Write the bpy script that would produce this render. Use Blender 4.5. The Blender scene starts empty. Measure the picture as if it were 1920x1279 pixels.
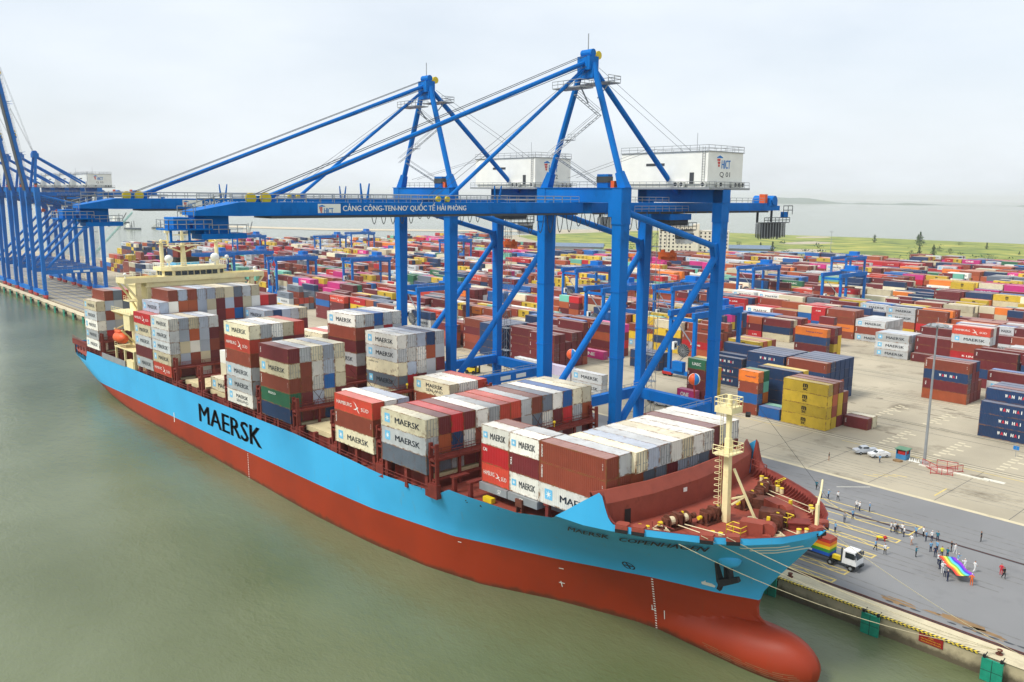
import bpy, bmesh, math, random
import numpy as np
from mathutils import Vector, Matrix
random.seed(7)
scene = bpy.context.scene
COL = scene.collection
QZ = 2.8                      # height of the quay above the water
HAZE = 0.00008                    # density of the hazy air

# ------------------------------------------------------------------ camera
CAM = np.array([0.0, 0.0, 59.7]); FPX = 1576.2
_yaw, _pit, _rol = math.radians(-47.69), math.radians(9.87), math.radians(0.59)
_F = np.array([math.sin(_yaw)*math.cos(_pit), math.cos(_yaw)*math.cos(_pit), -math.sin(_pit)])
_R0 = np.array([math.cos(_yaw), -math.sin(_yaw), 0.0]); _U0 = np.cross(_R0, _F)
_R = _R0*math.cos(_rol)+_U0*math.sin(_rol); _U = -_R0*math.sin(_rol)+_U0*math.cos(_rol)
cd = bpy.data.cameras.new('camera'); cam = bpy.data.objects.new('camera', cd); COL.objects.link(cam)
cd.sensor_width = 36.0; cd.lens = 36.0*FPX/1920.0; cd.clip_start = 1.0; cd.clip_end = 60000.0
cam.matrix_world = Matrix(((_R[0], _U[0], -_F[0], CAM[0]), (_R[1], _U[1], -_F[1], CAM[1]),
                           (_R[2], _U[2], -_F[2], CAM[2]), (0, 0, 0, 1)))
scene.camera = cam

# ------------------------------------------------------------------ sky, sun, exposure
SUN_EL, SUN_AZ = math.radians(52), math.radians(200)      # azimuth clockwise from +Y
w = bpy.data.worlds.new('World'); scene.world = w; w.use_nodes = True
nt = w.node_tree; nt.nodes.clear()
def wn(t, **k):
    n = nt.nodes.new(t)
    for a, b in k.items(): setattr(n, a, b)
    return n
w_out = wn('ShaderNodeOutputWorld'); w_bg = wn('ShaderNodeBackground'); w_bg.inputs['Strength'].default_value = 0.15
w_sky = wn('ShaderNodeTexSky', sky_type='NISHITA', sun_disc=False, sun_elevation=SUN_EL, sun_rotation=SUN_AZ,
           altitude=50.0, air_density=1.0, dust_density=3.0, ozone_density=1.0)
w_tc = wn('ShaderNodeTexCoord'); w_max = wn('ShaderNodeVectorMath', operation='MAXIMUM')
w_max.inputs[1].default_value = (-2, -2, 0.015)
w_hs = wn('ShaderNodeHueSaturation'); w_hs.inputs['Saturation'].default_value = 0.7
w_cl = wn('ShaderNodeTexNoise'); w_cl.inputs['Scale'].default_value = 3.2; w_cl.inputs['Detail'].default_value = 6
w_sc = wn('ShaderNodeVectorMath', operation='MULTIPLY'); w_sc.inputs[1].default_value = (1.0, 1.0, 3.2)
w_cr = wn('ShaderNodeMapRange'); w_cr.inputs['From Min'].default_value = 0.3; w_cr.inputs['From Max'].default_value = 0.72
w_cr.inputs['To Min'].default_value = 0.55; w_cr.inputs['To Max'].default_value = 0.96
w_mx = wn('ShaderNodeMix', data_type='RGBA'); w_mx.inputs[7].default_value = (4.9, 5.25, 5.6, 1)
L_ = nt.links.new
L_(w_tc.outputs['Generated'], w_max.inputs[0]); L_(w_max.outputs[0], w_sky.inputs['Vector'])
L_(w_max.outputs[0], w_sc.inputs[0]); L_(w_sc.outputs[0], w_cl.inputs['Vector'])
L_(w_cl.outputs['Fac'], w_cr.inputs['Value']); L_(w_sky.outputs[0], w_hs.inputs['Color'])
L_(w_hs.outputs[0], w_mx.inputs[6]); L_(w_cr.outputs[0], w_mx.inputs[0])
L_(w_mx.outputs[2], w_bg.inputs['Color']); L_(w_bg.outputs[0], w_out.inputs['Surface'])
sd = bpy.data.lights.new('sun', 'SUN'); sd.energy = 2.4; sd.angle = math.radians(15); sd.color = (1.0, 0.965, 0.9)
sun = bpy.data.objects.new('sun', sd); COL.objects.link(sun)
_sv = Vector((math.sin(SUN_AZ)*math.cos(SUN_EL), math.cos(SUN_AZ)*math.cos(SUN_EL), math.sin(SUN_EL)))
sun.rotation_euler = (-_sv).to_track_quat('-Z', 'Y').to_euler(); sun.location = (0, 0, 200)
vs = scene.view_settings
scene.display_settings.display_device = 'sRGB'
vs.view_transform = 'Standard'; vs.look = 'None'; vs.exposure = 0.36; vs.gamma = 1.0; vs.use_curve_mapping = False
scene.render.engine = 'CYCLES'
cy = scene.cycles
cy.max_bounces = 5; cy.diffuse_bounces = 2; cy.glossy_bounces = 3; cy.transmission_bounces = 2; cy.volume_bounces = 2
cy.transparent_max_bounces = 6; cy.caustics_reflective = False; cy.caustics_refractive = False
cy.use_denoising = True
try: cy.denoiser = 'OPENIMAGEDENOISE'
except Exception: pass
cy.sample_clamp_indirect = 4.0

# ------------------------------------------------------------------ materials
def lin(r, g, b, a=1.0):
    f = lambda c: ((c/255.0)/12.92 if c/255.0 <= 0.04045 else ((c/255.0+0.055)/1.055)**2.4)
    return (f(r), f(g), f(b), a)
MATS = {}
def mat(name, rgb=None, rough=0.6, var=0.15, scale=0.6, metal=0.0, dirt=None, dirt_amt=0.0, dirt_scale=0.8, source=None,
        bump=0.0, bump_scale=4.0, spec=0.4, stretch=(1, 1, 1), dirt_lo=.56, fade=0.0):
    """procedural paint: base colour, soft tonal wear, optional dirt or rust patches and fine relief"""
    if name in MATS: return MATS[name]
    m = bpy.data.materials.new(name); m.use_nodes = True; MATS[name] = m
    t = m.node_tree; b = t.nodes['Principled BSDF']; b.inputs['Roughness'].default_value = rough
    b.inputs['Metallic'].default_value = metal; b.inputs['Specular IOR Level'].default_value = spec
    N = t.nodes.new; K = t.links.new
    tc = N('ShaderNodeTexCoord'); vec = tc.outputs['Object']
    mp = N('ShaderNodeVectorMath'); mp.operation = 'MULTIPLY'; mp.inputs[1].default_value = stretch; K(vec, mp.inputs[0]); vec = mp.outputs[0]
    if source in ('object', 'objrust'):
        oi = N('ShaderNodeObjectInfo'); col = oi.outputs['Color']
        ml = N('ShaderNodeMath'); ml.operation = 'MULTIPLY'; ml.inputs[1].default_value = 900.0; K(oi.outputs['Random'], ml.inputs[0])
        ad = N('ShaderNodeVectorMath'); ad.operation = 'ADD'; K(vec, ad.inputs[0]); K(ml.outputs[0], ad.inputs[1]); vec = ad.outputs[0]
    elif source == 'attr':
        at = N('ShaderNodeAttribute'); at.attribute_name = 'Col'; col = at.outputs['Color']
    else:
        rg = N('ShaderNodeRGB'); rg.outputs[0].default_value = rgb; col = rg.outputs[0]
    if fade:                                  # paint bleached by years of weather
        fd = N('ShaderNodeMix'); fd.data_type = 'RGBA'; fd.inputs[0].default_value = fade; K(col, fd.inputs[6]); fd.inputs[7].default_value = (.66, .62, .58, 1); col = fd.outputs[2]
    nz = N('ShaderNodeTexNoise'); nz.inputs['Scale'].default_value = scale; nz.inputs['Detail'].default_value = 5; K(vec, nz.inputs['Vector'])
    mr = N('ShaderNodeMapRange'); mr.inputs['From Min'].default_value = 0.3; mr.inputs['From Max'].default_value = 0.7
    mr.inputs['To Min'].default_value = 1-var; mr.inputs['To Max'].default_value = 1+var; K(nz.outputs['Fac'], mr.inputs['Value'])
    mu = N('ShaderNodeVectorMath'); mu.operation = 'SCALE'; K(col, mu.inputs[0]); K(mr.outputs[0], mu.inputs['Scale']); out = mu.outputs[0]
    if dirt is not None:
        n2 = N('ShaderNodeTexNoise'); n2.inputs['Scale'].default_value = dirt_scale; n2.inputs['Detail'].default_value = 8
        n2.inputs['Roughness'].default_value = 0.65; K(vec, n2.inputs['Vector'])
        r2 = N('ShaderNodeMapRange'); r2.inputs['From Min'].default_value = dirt_lo; r2.inputs['From Max'].default_value = dirt_lo+.18
        K(n2.outputs['Fac'], r2.inputs['Value'])
        am = N('ShaderNodeMath'); am.operation = 'MULTIPLY'; K(r2.outputs[0], am.inputs[0]); am.inputs[1].default_value = dirt_amt
        if source == 'objrust': K(oi.outputs['Alpha'], am.inputs[1])
        mx = N('ShaderNodeMix'); mx.data_type = 'RGBA'; K(am.outputs[0], mx.inputs[0]); K(out, mx.inputs[6]); mx.inputs[7].default_value = dirt
        out = mx.outputs[2]
    K(out, b.inputs['Base Color'])
    if bump:
        n3 = N('ShaderNodeTexNoise'); n3.inputs['Scale'].default_value = bump_scale; n3.inputs['Detail'].default_value = 4; K(vec, n3.inputs['Vector'])
        bp = N('ShaderNodeBump'); bp.inputs['Strength'].default_value = bump; bp.inputs['Distance'].default_value = 0.1
        K(n3.outputs['Fac'], bp.inputs['Height']); K(bp.outputs[0], b.inputs['Normal'])
    return m
RUST = lin(112, 62, 32)
M_CONT = mat('container_paint', rough=0.55, var=0.10, scale=0.5, dirt=RUST, dirt_scale=0.9, source='objrust')
M_FRAME = mat('container_frame', rough=0.6, var=0.2, scale=1.2, dirt=lin(128, 86, 44), dirt_amt=0.95, dirt_scale=1.1, dirt_lo=.44, source='object')
M_ROOF = mat('container_roof', rough=0.65, var=0.14, scale=0.35, dirt=RUST, dirt_scale=0.8, source='objrust', fade=.28)
M_STACK = mat('container_paint_far', rough=0.6, var=0.12, scale=0.15, source='attr')
M_BLUE = mat('crane_blue', lin(0, 108, 190), rough=0.55, var=0.12, scale=0.25, dirt=lin(0, 66, 112), dirt_amt=0.55, dirt_scale=0.35, stretch=(1, 1, .5), spec=.12)
def hull_paint(name, rgb, dark, streak, streak_amt):
    """ship side paint: plate-by-plate tone, weld seams, vertical rust and wash streaks, slime at the waterline"""
    m = bpy.data.materials.new(name); m.use_nodes = True; t = m.node_tree; b = t.nodes['Principled BSDF']; N = t.nodes.new; K = t.links.new
    b.inputs['Roughness'].default_value = .5; b.inputs['Specular IOR Level'].default_value = .28
    tc = N('ShaderNodeTexCoord'); sp = N('ShaderNodeSeparateXYZ'); K(tc.outputs['Object'], sp.inputs[0]); cb = N('ShaderNodeCombineXYZ'); K(sp.outputs[0], cb.inputs[0]); K(sp.outputs[2], cb.inputs[1])
    br = N('ShaderNodeTexBrick'); br.inputs['Scale'].default_value = 1.0; br.inputs['Brick Width'].default_value = 9.5; br.inputs['Row Height'].default_value = 2.35; br.inputs['Mortar Size'].default_value = .03
    br.inputs['Color1'].default_value = rgb; br.inputs['Color2'].default_value = tuple(.9*c+.1*d for c, d in zip(rgb, dark)); br.inputs['Mortar'].default_value = tuple(.8*c+.2*d for c, d in zip(rgb, dark)); K(cb.outputs[0], br.inputs['Vector'])
    n1 = N('ShaderNodeTexNoise'); n1.inputs['Scale'].default_value = .1; n1.inputs['Detail'].default_value = 7; K(tc.outputs['Object'], n1.inputs['Vector'])
    m1 = N('ShaderNodeMapRange'); m1.inputs['From Min'].default_value = .42; m1.inputs['From Max'].default_value = .75; m1.inputs['To Max'].default_value = .75; K(n1.outputs['Fac'], m1.inputs['Value'])
    x1 = N('ShaderNodeMix'); x1.data_type = 'RGBA'; K(m1.outputs[0], x1.inputs[0]); K(br.outputs['Color'], x1.inputs[6]); x1.inputs[7].default_value = dark
    mp = N('ShaderNodeVectorMath'); mp.operation = 'MULTIPLY'; mp.inputs[1].default_value = (1.1, 1.1, .09); K(tc.outputs['Object'], mp.inputs[0])
    n2 = N('ShaderNodeTexNoise'); n2.inputs['Scale'].default_value = 1.0; n2.inputs['Detail'].default_value = 6; n2.inputs['Roughness'].default_value = .7; K(mp.outputs[0], n2.inputs['Vector'])
    m2 = N('ShaderNodeMapRange'); m2.inputs['From Min'].default_value = .6; m2.inputs['From Max'].default_value = .8; m2.inputs['To Max'].default_value = streak_amt; K(n2.outputs['Fac'], m2.inputs['Value'])
    x2 = N('ShaderNodeMix'); x2.data_type = 'RGBA'; K(m2.outputs[0], x2.inputs[0]); K(x1.outputs[2], x2.inputs[6]); x2.inputs[7].default_value = streak
    g = N('ShaderNodeNewGeometry'); s2 = N('ShaderNodeSeparateXYZ'); K(g.outputs['Position'], s2.inputs[0])
    n3 = N('ShaderNodeTexNoise'); n3.inputs['Scale'].default_value = .5; n3.inputs['Detail'].default_value = 6; K(tc.outputs['Object'], n3.inputs['Vector'])
    ad = N('ShaderNodeMath'); ad.operation = 'MULTIPLY_ADD'; K(n3.outputs['Fac'], ad.inputs[0]); ad.inputs[1].default_value = -1.6; K(s2.outputs[2], ad.inputs[2])
    m3 = N('ShaderNodeMapRange'); m3.inputs['From Min'].default_value = .15; m3.inputs['From Max'].default_value = -.6; m3.inputs['To Min'].default_value = 0; m3.inputs['To Max'].default_value = .8; K(ad.outputs[0], m3.inputs['Value'])
    x3 = N('ShaderNodeMix'); x3.data_type = 'RGBA'; K(m3.outputs[0], x3.inputs[0]); K(x2.outputs[2], x3.inputs[6]); x3.inputs[7].default_value = lin(74, 52, 34)
    K(x3.outputs[2], b.inputs['Base Color'])
    bp = N('ShaderNodeBump'); bp.inputs['Strength'].default_value = .25; bp.inputs['Distance'].default_value = .05
    n4 = N('ShaderNodeTexNoise'); n4.inputs['Scale'].default_value = .45; n4.inputs['Detail'].default_value = 3; K(tc.outputs['Object'], n4.inputs['Vector']); K(n4.outputs['Fac'], bp.inputs['Height']); K(bp.outputs[0], b.inputs['Normal'])
    MATS[name] = m; return m
M_HULLB = hull_paint('hull_blue', lin(66, 178, 230), lin(58, 162, 214), lin(120, 134, 132), .5)
M_HULLR = hull_paint('hull_red', lin(160, 54, 24), lin(132, 46, 24), lin(118, 66, 42), .65)
M_DECK = mat('deck_red', lin(146, 68, 52), rough=0.7, var=0.16, scale=0.5, dirt=lin(96, 46, 32), dirt_amt=0.8, dirt_scale=0.5)
M_STEELR = mat('ship_steel_red', lin(122, 46, 36), rough=0.65, var=0.2, scale=0.9, dirt=lin(82, 40, 28), dirt_amt=0.8, dirt_scale=1.1)
M_WINCH = mat('rusty_gear', lin(98, 52, 36), rough=0.75, var=0.3, scale=1.5, dirt=lin(52, 34, 26), dirt_amt=0.9, dirt_scale=1.2)
M_CREAM = mat('ship_cream', lin(238, 224, 172), rough=0.5, var=0.06, scale=0.4, dirt=lin(190, 150, 90), dirt_amt=0.45, dirt_scale=0.7)
M_HATCH = mat('hatch_cover', lin(206, 190, 148), rough=0.7, var=0.12, scale=0.4, dirt=lin(140, 92, 56), dirt_amt=0.6, dirt_scale=0.5)
M_WHITE = mat('white_paint', lin(236, 236, 228), rough=0.5, var=0.05, scale=0.5)
M_BLACK = mat('black_paint', lin(26, 27, 30), rough=0.6, var=0.2)
M_NAVYT = mat('navy_lettering', lin(24, 34, 48), rough=0.5, var=0.08)
M_SKYT = mat('emblem_blue', lin(110, 188, 226), rough=0.5, var=0.06)
M_YEL = mat('yellow_paint', lin(226, 196, 40), rough=0.5, var=0.12)
M_GREY = mat('galvanised', lin(150, 154, 156), rough=0.5, var=0.1, metal=0.2)
M_DGREY = mat('dark_grey', lin(62, 66, 70), rough=0.6, var=0.15)
M_GLASS = mat('dark_glass', lin(30, 40, 44), rough=0.08, var=0.1, spec=0.7)
M_REDB = mat('red_paint', lin(178, 34, 34), rough=0.5, var=0.12)
M_ORANGE = mat('orange_paint', lin(226, 92, 40), rough=0.5, var=0.1)
M_ROPE = mat('rope', lin(222, 208, 170), rough=0.8, var=0.15, scale=3)
M_TEAL = mat('fender_green', lin(22, 140, 112), rough=0.55, var=0.18, scale=1.2, dirt=lin(60, 90, 70), dirt_amt=0.6, dirt_scale=1.3)
M_RUBBER = mat('rubber', lin(30, 31, 32), rough=0.85, var=0.2)
M_LYEL = mat('lane_yellow', lin(214, 190, 112), rough=0.8, var=0.15, scale=1.5, dirt=lin(128, 122, 108), dirt_amt=0.7, dirt_scale=2.0)
M_LWHT = mat('lane_white', lin(216, 212, 196), rough=0.8, var=0.1, scale=1.5, dirt=lin(140, 138, 130), dirt_amt=0.6, dirt_scale=2.0)
M_CONC = mat('concrete', lin(174, 164, 142), rough=0.85, var=0.16, scale=0.05, dirt=lin(104, 94, 76), dirt_amt=0.9, dirt_scale=0.09, bump=0.1, bump_scale=3)
M_COPE = mat('cope_concrete', lin(204, 192, 160), rough=0.85, var=0.1, scale=0.5, dirt=lin(150, 132, 100), dirt_amt=0.5, dirt_scale=0.4)
M_WALL = mat('quay_wall_concrete', lin(176, 164, 132), rough=0.9, var=0.15, scale=0.5, dirt=lin(92, 80, 58), dirt_amt=0.9, dirt_scale=0.45, stretch=(1, 1, 0.6))
def tide_mark(m, top, colour):
    """weed and damp left by the tide on the lower part of a wall"""
    t = m.node_tree; b = t.nodes['Principled BSDF']; N = t.nodes.new; K = t.links.new; src = b.inputs['Base Color'].links[0].from_socket
    g = N('ShaderNodeNewGeometry'); sp = N('ShaderNodeSeparateXYZ'); K(g.outputs['Position'], sp.inputs[0]); n = N('ShaderNodeTexNoise'); n.inputs['Scale'].default_value = .7; n.inputs['Detail'].default_value = 8; n.inputs['Roughness'].default_value = .7
    K(g.outputs['Position'], n.inputs['Vector']); a = N('ShaderNodeMath'); a.operation = 'MULTIPLY_ADD'; K(n.outputs['Fac'], a.inputs[0]); a.inputs[1].default_value = -2.4; K(sp.outputs[2], a.inputs[2])
    r = N('ShaderNodeMapRange'); r.inputs['From Min'].default_value = top-1.2; r.inputs['From Max'].default_value = top-2.2; r.inputs['To Min'].default_value = 0; r.inputs['To Max'].default_value = .85; K(a.outputs[0], r.inputs['Value'])
    x = N('ShaderNodeMix'); x.data_type = 'RGBA'; K(r.outputs[0], x.inputs[0]); K(src, x.inputs[6]); x.inputs[7].default_value = colour; K(x.outputs[2], b.inputs['Base Color'])
tide_mark(M_WALL, 1.7, lin(66, 58, 42))
M_ASPH = mat('asphalt', lin(130, 130, 130), rough=0.88, var=0.08, scale=0.06, dirt=lin(98, 98, 100), dirt_amt=0.5, dirt_scale=0.09, bump=0.06, bump_scale=6)
M_STAIN = mat('sand_stain', lin(140, 112, 78), rough=0.95, var=0.25, scale=0.8)
M_PAD = mat('pad_concrete', lin(206, 196, 168), rough=0.85, var=0.12, scale=1.0, dirt=lin(186, 162, 80), dirt_amt=0.6, dirt_scale=0.5)

# ------------------------------------------------------------------ geometry helpers
class MB:
    """collects boxes, tubes and plates as one mesh"""
    def __init__(s): s.v = []; s.f = []; s.m = []; s.cur = 0; s.col = []; s.ccol = None
    def add(s, vs_, fs_, mi=None):
        o = len(s.v); s.v.extend([tuple(map(float, p)) for p in vs_])
        for f in fs_:
            s.f.append(tuple(i+o for i in f)); s.m.append(s.cur if mi is None else mi)
            if s.ccol is not None: s.col.append(s.ccol)
        return s
    def box(s, x0, x1, y0, y1, z0, z1, mi=None):
        return s.add([(x0,y0,z0),(x1,y0,z0),(x1,y1,z0),(x0,y1,z0),(x0,y0,z1),(x1,y0,z1),(x1,y1,z1),(x0,y1,z1)],
                     [(0,3,2,1),(4,5,6,7),(0,1,5,4),(1,2,6,5),(2,3,7,6),(3,0,4,7)], mi)
    def beam(s, a, b, w_, h_, mi=None, w2=None, h2=None, up=(0,0,1)):
        """rectangular bar from a to b, w_ across, h_ in the up direction, may taper"""
        a = Vector(a); b = Vector(b); d = (b-a).normalized(); up = Vector(up)
        if abs(d.dot(up)) > 0.98: up = Vector((1,0,0))
        x = d.cross(up).normalized(); y = x.cross(d).normalized()
        w2 = w_ if w2 is None else w2; h2 = h_ if h2 is None else h2
        P = []
        for p, ww, hh in ((a, w_, h_), (b, w2, h2)):
            for i, j in ((-1,-1),(1,-1),(1,1),(-1,1)): P.append(p + x*(i*ww/2) + y*(j*hh/2))
        return s.add(P, [(0,1,2,3),(7,6,5,4),(0,4,5,1),(1,5,6,2),(2,6,7,3),(3,7,4,0)], mi)
    def tube(s, a, b, r, n=8, mi=None, r2=None, caps=True):
        a = Vector(a); b = Vector(b); d = (b-a).normalized()
        up = Vector((0,0,1)) if abs(d.z) < 0.98 else Vector((1,0,0))
        x = d.cross(up).normalized(); y = x.cross(d); r2 = r if r2 is None else r2
        P = []
        for p, rr in ((a, r), (b, r2)):
            for k in range(n):
                t = 2*math.pi*k/n; P.append(p + x*(rr*math.cos(t)) + y*(rr*math.sin(t)))
        fs_ = [(k, (k+1) % n, n+(k+1) % n, n+k) for k in range(n)]
        if caps: fs_ += [tuple(range(n-1, -1, -1)), tuple(range(n, 2*n))]
        return s.add(P, fs_, mi)
    def path(s, pts, r, n=6, mi=None):
        for a, b in zip(pts[:-1], pts[1:]): s.tube(a, b, r, n, mi)
        return s
    def lathe(s, prof, n=14, c=(0,0,0), mi=None, axis='z'):
        P = []
        for r, z in prof:
            for k in range(n):
                t = 2*math.pi*k/n; q = (r*math.cos(t), r*math.sin(t), z)
                if axis == 'y': q = (q[0], q[2], q[1])
                if axis == 'x': q = (q[2], q[0], q[1])
                P.append((q[0]+c[0], q[1]+c[1], q[2]+c[2]))
        fs_ = []
        for j in range(len(prof)-1):
            for k in range(n):
                fs_.append((j*n+k, j*n+(k+1) % n, (j+1)*n+(k+1) % n, (j+1)*n+k))
        fs_ += [tuple(range(n-1, -1, -1)), tuple((len(prof)-1)*n+k for k in range(n))]
        return s.add(P, fs_, mi)
    def sphere(s, c, r, n=10, mi=None, sq=(1,1,1)):
        P = []; m_ = n//2+1
        for j in range(m_+1):
            ph = math.pi*j/m_ - math.pi/2
            for k in range(n):
                t = 2*math.pi*k/n
                P.append((c[0]+sq[0]*r*math.cos(ph)*math.cos(t), c[1]+sq[1]*r*math.cos(ph)*math.sin(t), c[2]+sq[2]*r*math.sin(ph)))
        return s.add(P, [(j*n+k, j*n+(k+1) % n, (j+1)*n+(k+1) % n, (j+1)*n+k) for j in range(m_) for k in range(n)], mi)
    def prism(s, poly, z0, z1, mi=None):
        n = len(poly)
        return s.add([(x, y, z0) for x, y in poly]+[(x, y, z1) for x, y in poly],
                     [tuple(range(n-1, -1, -1)), tuple(range(n, 2*n))]+[(k, (k+1) % n, n+(k+1) % n, n+k) for k in range(n)], mi)
    def rail(s, pts, h=1.1, gap=2.0, r=0.05, mi=None):
        """hand rail along pts: posts, top bar and mid bar"""
        for a, b in zip(pts[:-1], pts[1:]):
            a = Vector(a); b = Vector(b); n = max(1, int(round((b-a).length/gap)))
            for k in range(n+1):
                p = a.lerp(b, k/n); s.tube(p, p+Vector((0,0,h)), r, 4, mi)
            for hh in (h, h*0.5): s.tube(a+Vector((0,0,hh)), b+Vector((0,0,hh)), r, 4, mi)
        return s
    def mesh(s, name, mats, smooth=False):
        me = bpy.data.meshes.new(name); me.from_pydata(s.v, [], s.f)
        for m in (mats if isinstance(mats, (list, tuple)) else [mats]): me.materials.append(m)
        if s.m: me.polygons.foreach_set('material_index', s.m)
        if s.col:
            at = me.color_attributes.new('Col', 'FLOAT_COLOR', 'CORNER')
            ls = np.zeros(len(me.polygons), dtype=np.int32); me.polygons.foreach_get('loop_total', ls)
            at.data.foreach_set('color', np.repeat(np.array(s.col, dtype=np.float32), ls, axis=0).ravel())
        if smooth: me.polygons.foreach_set('use_smooth', [True]*len(me.polygons))
        me.update(); return me
    def build(s, name, mats, parent=None, smooth=False):
        return link(name, s.mesh(name, mats, smooth), parent)
def link(name, data, parent=None, loc=None, rot=None, mw=None):
    o = bpy.data.objects.new(name, data); COL.objects.link(o)
    if parent is not None: o.parent = parent
    if mw is not None: o.matrix_basis = mw
    if loc is not None: o.location = loc
    if rot is not None: o.rotation_euler = rot
    return o
def tag(o, label, cat=None, group=None, kind=None):
    if label: o['label'] = label
    if cat: o['category'] = cat
    if group: o['group'] = group
    if kind: o['kind'] = kind
    return o
def thing(name, label, cat, loc=(0,0,0), rz=0.0, group=None):
    return tag(link(name, None, None, loc, (0,0,rz)), label, cat, group)
def setting(o): o['kind'] = 'structure'; return o
def copy_tree(o, parent=None):
    c = o.copy(); COL.objects.link(c)
    if parent is not None: c.parent = parent
    for ch in list(o.children): copy_tree(ch, c)
    return c
def twin(name, parent, mb, mats, places, smooth=False):
    """several alike parts that share one mesh; places are (loc, rz) pairs"""
    me = mb.mesh(name, mats, smooth); r = []
    for p, rz in places: r.append(link(name, me, parent, p, (0,0,rz)))
    return r
_txt = {}
def text_mesh(s_, size=1.0, bold=0.0, mat_=None, space=1.0, align='CENTER', narrow=1.0):
    """flat lettering in the xz plane (readable from -y), centred, as a mesh; size is the capital height"""
    key = (s_, size, bold, mat_.name, space, align, narrow)
    if key in _txt: return _txt[key]
    cu = bpy.data.curves.new('lettering', 'FONT'); cu.body = s_; cu.size = size/0.70
    cu.space_character = space; cu.align_x = align; cu.align_y = 'CENTER'; cu.resolution_u = 2; cu.fill_mode = 'FRONT'
    o = bpy.data.objects.new('lettering', cu); COL.objects.link(o)
    dg = bpy.context.evaluated_depsgraph_get(); me = bpy.data.meshes.new_from_object(o.evaluated_get(dg))
    bpy.data.objects.remove(o); bpy.data.curves.remove(cu)
    co = np.zeros(len(me.vertices)*3); me.vertices.foreach_get('co', co); co = co.reshape(-1, 3)
    if len(co):
        if align == 'CENTER': co[:, 0] -= (co[:, 0].min()+co[:, 0].max())/2
        co[:, 1] -= (co[:, 1].min()+co[:, 1].max())/2
    co = np.stack([co[:, 0]*narrow, np.zeros(len(co)), co[:, 1]], 1)
    fs_ = [tuple(p.vertices) for p in me.polygons]; bpy.data.meshes.remove(me); mb = MB()
    d = max(bold, 0)*size*1.6
    for k, dx in enumerate((0, -d, d) if d > 0 else (0,)):      # heavier strokes: the outline repeated a little to each side
        c2 = co.copy(); c2[:, 0] += dx; c2[:, 1] -= .004*k; mb.add(c2, fs_)
    me = mb.mesh('lettering', mat_)
    _txt[key] = me; return me
def ordn(n):
    return ['zeroth','first','second','third','fourth','fifth','sixth','seventh','eighth','ninth','tenth','eleventh','twelfth','thirteenth','fourteenth','fifteenth'][n] if n < 16 else '%dth' % n
# ================================================================== the setting
# ---- water
def water_material():
    m = bpy.data.materials.new('river_water'); m.use_nodes = True; t = m.node_tree; b = t.nodes['Principled BSDF']
    N = t.nodes.new; K = t.links.new
    b.inputs['Roughness'].default_value = 0.12; b.inputs['IOR'].default_value = 1.33; b.inputs['Specular IOR Level'].default_value = 0.5
    g = N('ShaderNodeNewGeometry')
    n1 = N('ShaderNodeTexNoise'); n1.inputs['Scale'].default_value = 0.02; n1.inputs['Detail'].default_value = 4
    cr = N('ShaderNodeValToRGB'); cr.color_ramp.elements[0].position = 0.35; cr.color_ramp.elements[1].position = 0.7
    cr.color_ramp.elements[0].color = lin(90, 98, 64); cr.color_ramp.elements[1].color = lin(112, 120, 90)
    K(g.outputs['Position'], n1.inputs['Vector']); K(n1.outputs['Fac'], cr.inputs['Fac']); K(cr.outputs[0], b.inputs['Base Color'])
    prev = None
    for sc, st_, di in ((1.6, 0.5, 0.13), (0.5, 0.45, 0.3), (0.06, 0.16, 1.2)):
        mp = N('ShaderNodeMapping'); mp.inputs['Scale'].default_value = (0.7, 1.3, 1); mp.inputs['Rotation'].default_value = (0, 0, 0.5+sc)
        n = N('ShaderNodeTexNoise'); n.inputs['Scale'].default_value = sc; n.inputs['Detail'].default_value = 5; n.inputs['Roughness'].default_value = 0.6
        bp = N('ShaderNodeBump'); bp.inputs['Strength'].default_value = st_; bp.inputs['Distance'].default_value = di
        K(g.outputs['Position'], mp.inputs['Vector']); K(mp.outputs[0], n.inputs['Vector']); K(n.outputs['Fac'], bp.inputs['Height'])
        if prev is not None: K(prev.outputs[0], bp.inputs['Normal'])
        prev = bp
    K(prev.outputs[0], b.inputs['Normal'])
    return m
wm = MB(); W_ = 24000
wm.add([(-W_,-W_,0),(W_,-W_,0),(W_,W_,0),(-W_,W_,0)], [(0,1,2,3)])
setting(wm.build('water', water_material()))

M_STAIN2 = mat('oil_stain', lin(132, 122, 104), rough=.9, var=.3, scale=.6)
# ---- land, quay wall, apron
SHORE = [(300,111.2),(-900,111.2),(-900,200),(-770,225),(-800,285),(-858,389),(-890,510),(-880,600),(-885,720),(-900,850),
         (-1010,955),(-990,1070),(-890,1165),(-690,1190),(-560,1225),(-355,1240),(300,1300)]
lm = MB(); n_ = len(SHORE)
lm.add([(x, y, QZ) for x, y in SHORE], [tuple(range(n_-1, -1, -1))])
setting(lm.build('pavement', M_CONC))
qw = MB()
for k in range(1, n_-1):
    a, b_ = SHORE[k], SHORE[k+1]; qw.add([(a[0],a[1],-3),(b_[0],b_[1],-3),(b_[0],b_[1],QZ-0.004),(a[0],a[1],QZ-0.004)], [(0,1,2,3)])
setting(qw.build('embankment', M_WALL))
q = MB(); q.box(-900, 300, 110.9, 111.19, -3, QZ+0.004)
quay = q.build('quay_wall', M_WALL); tag(quay, 'stained concrete quay wall rising from the green water', 'wall', kind='structure')
cp = MB(); cp.box(-900, 300, 110.75, 114.4, QZ+0.004, QZ+0.02)
for yy in (111.9, 112.6): cp.box(-900, 300, yy, yy+0.05, QZ+0.02, QZ+0.026, 1)
setting(cp.build('quay_cope', [M_COPE, M_CONC]))
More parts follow.
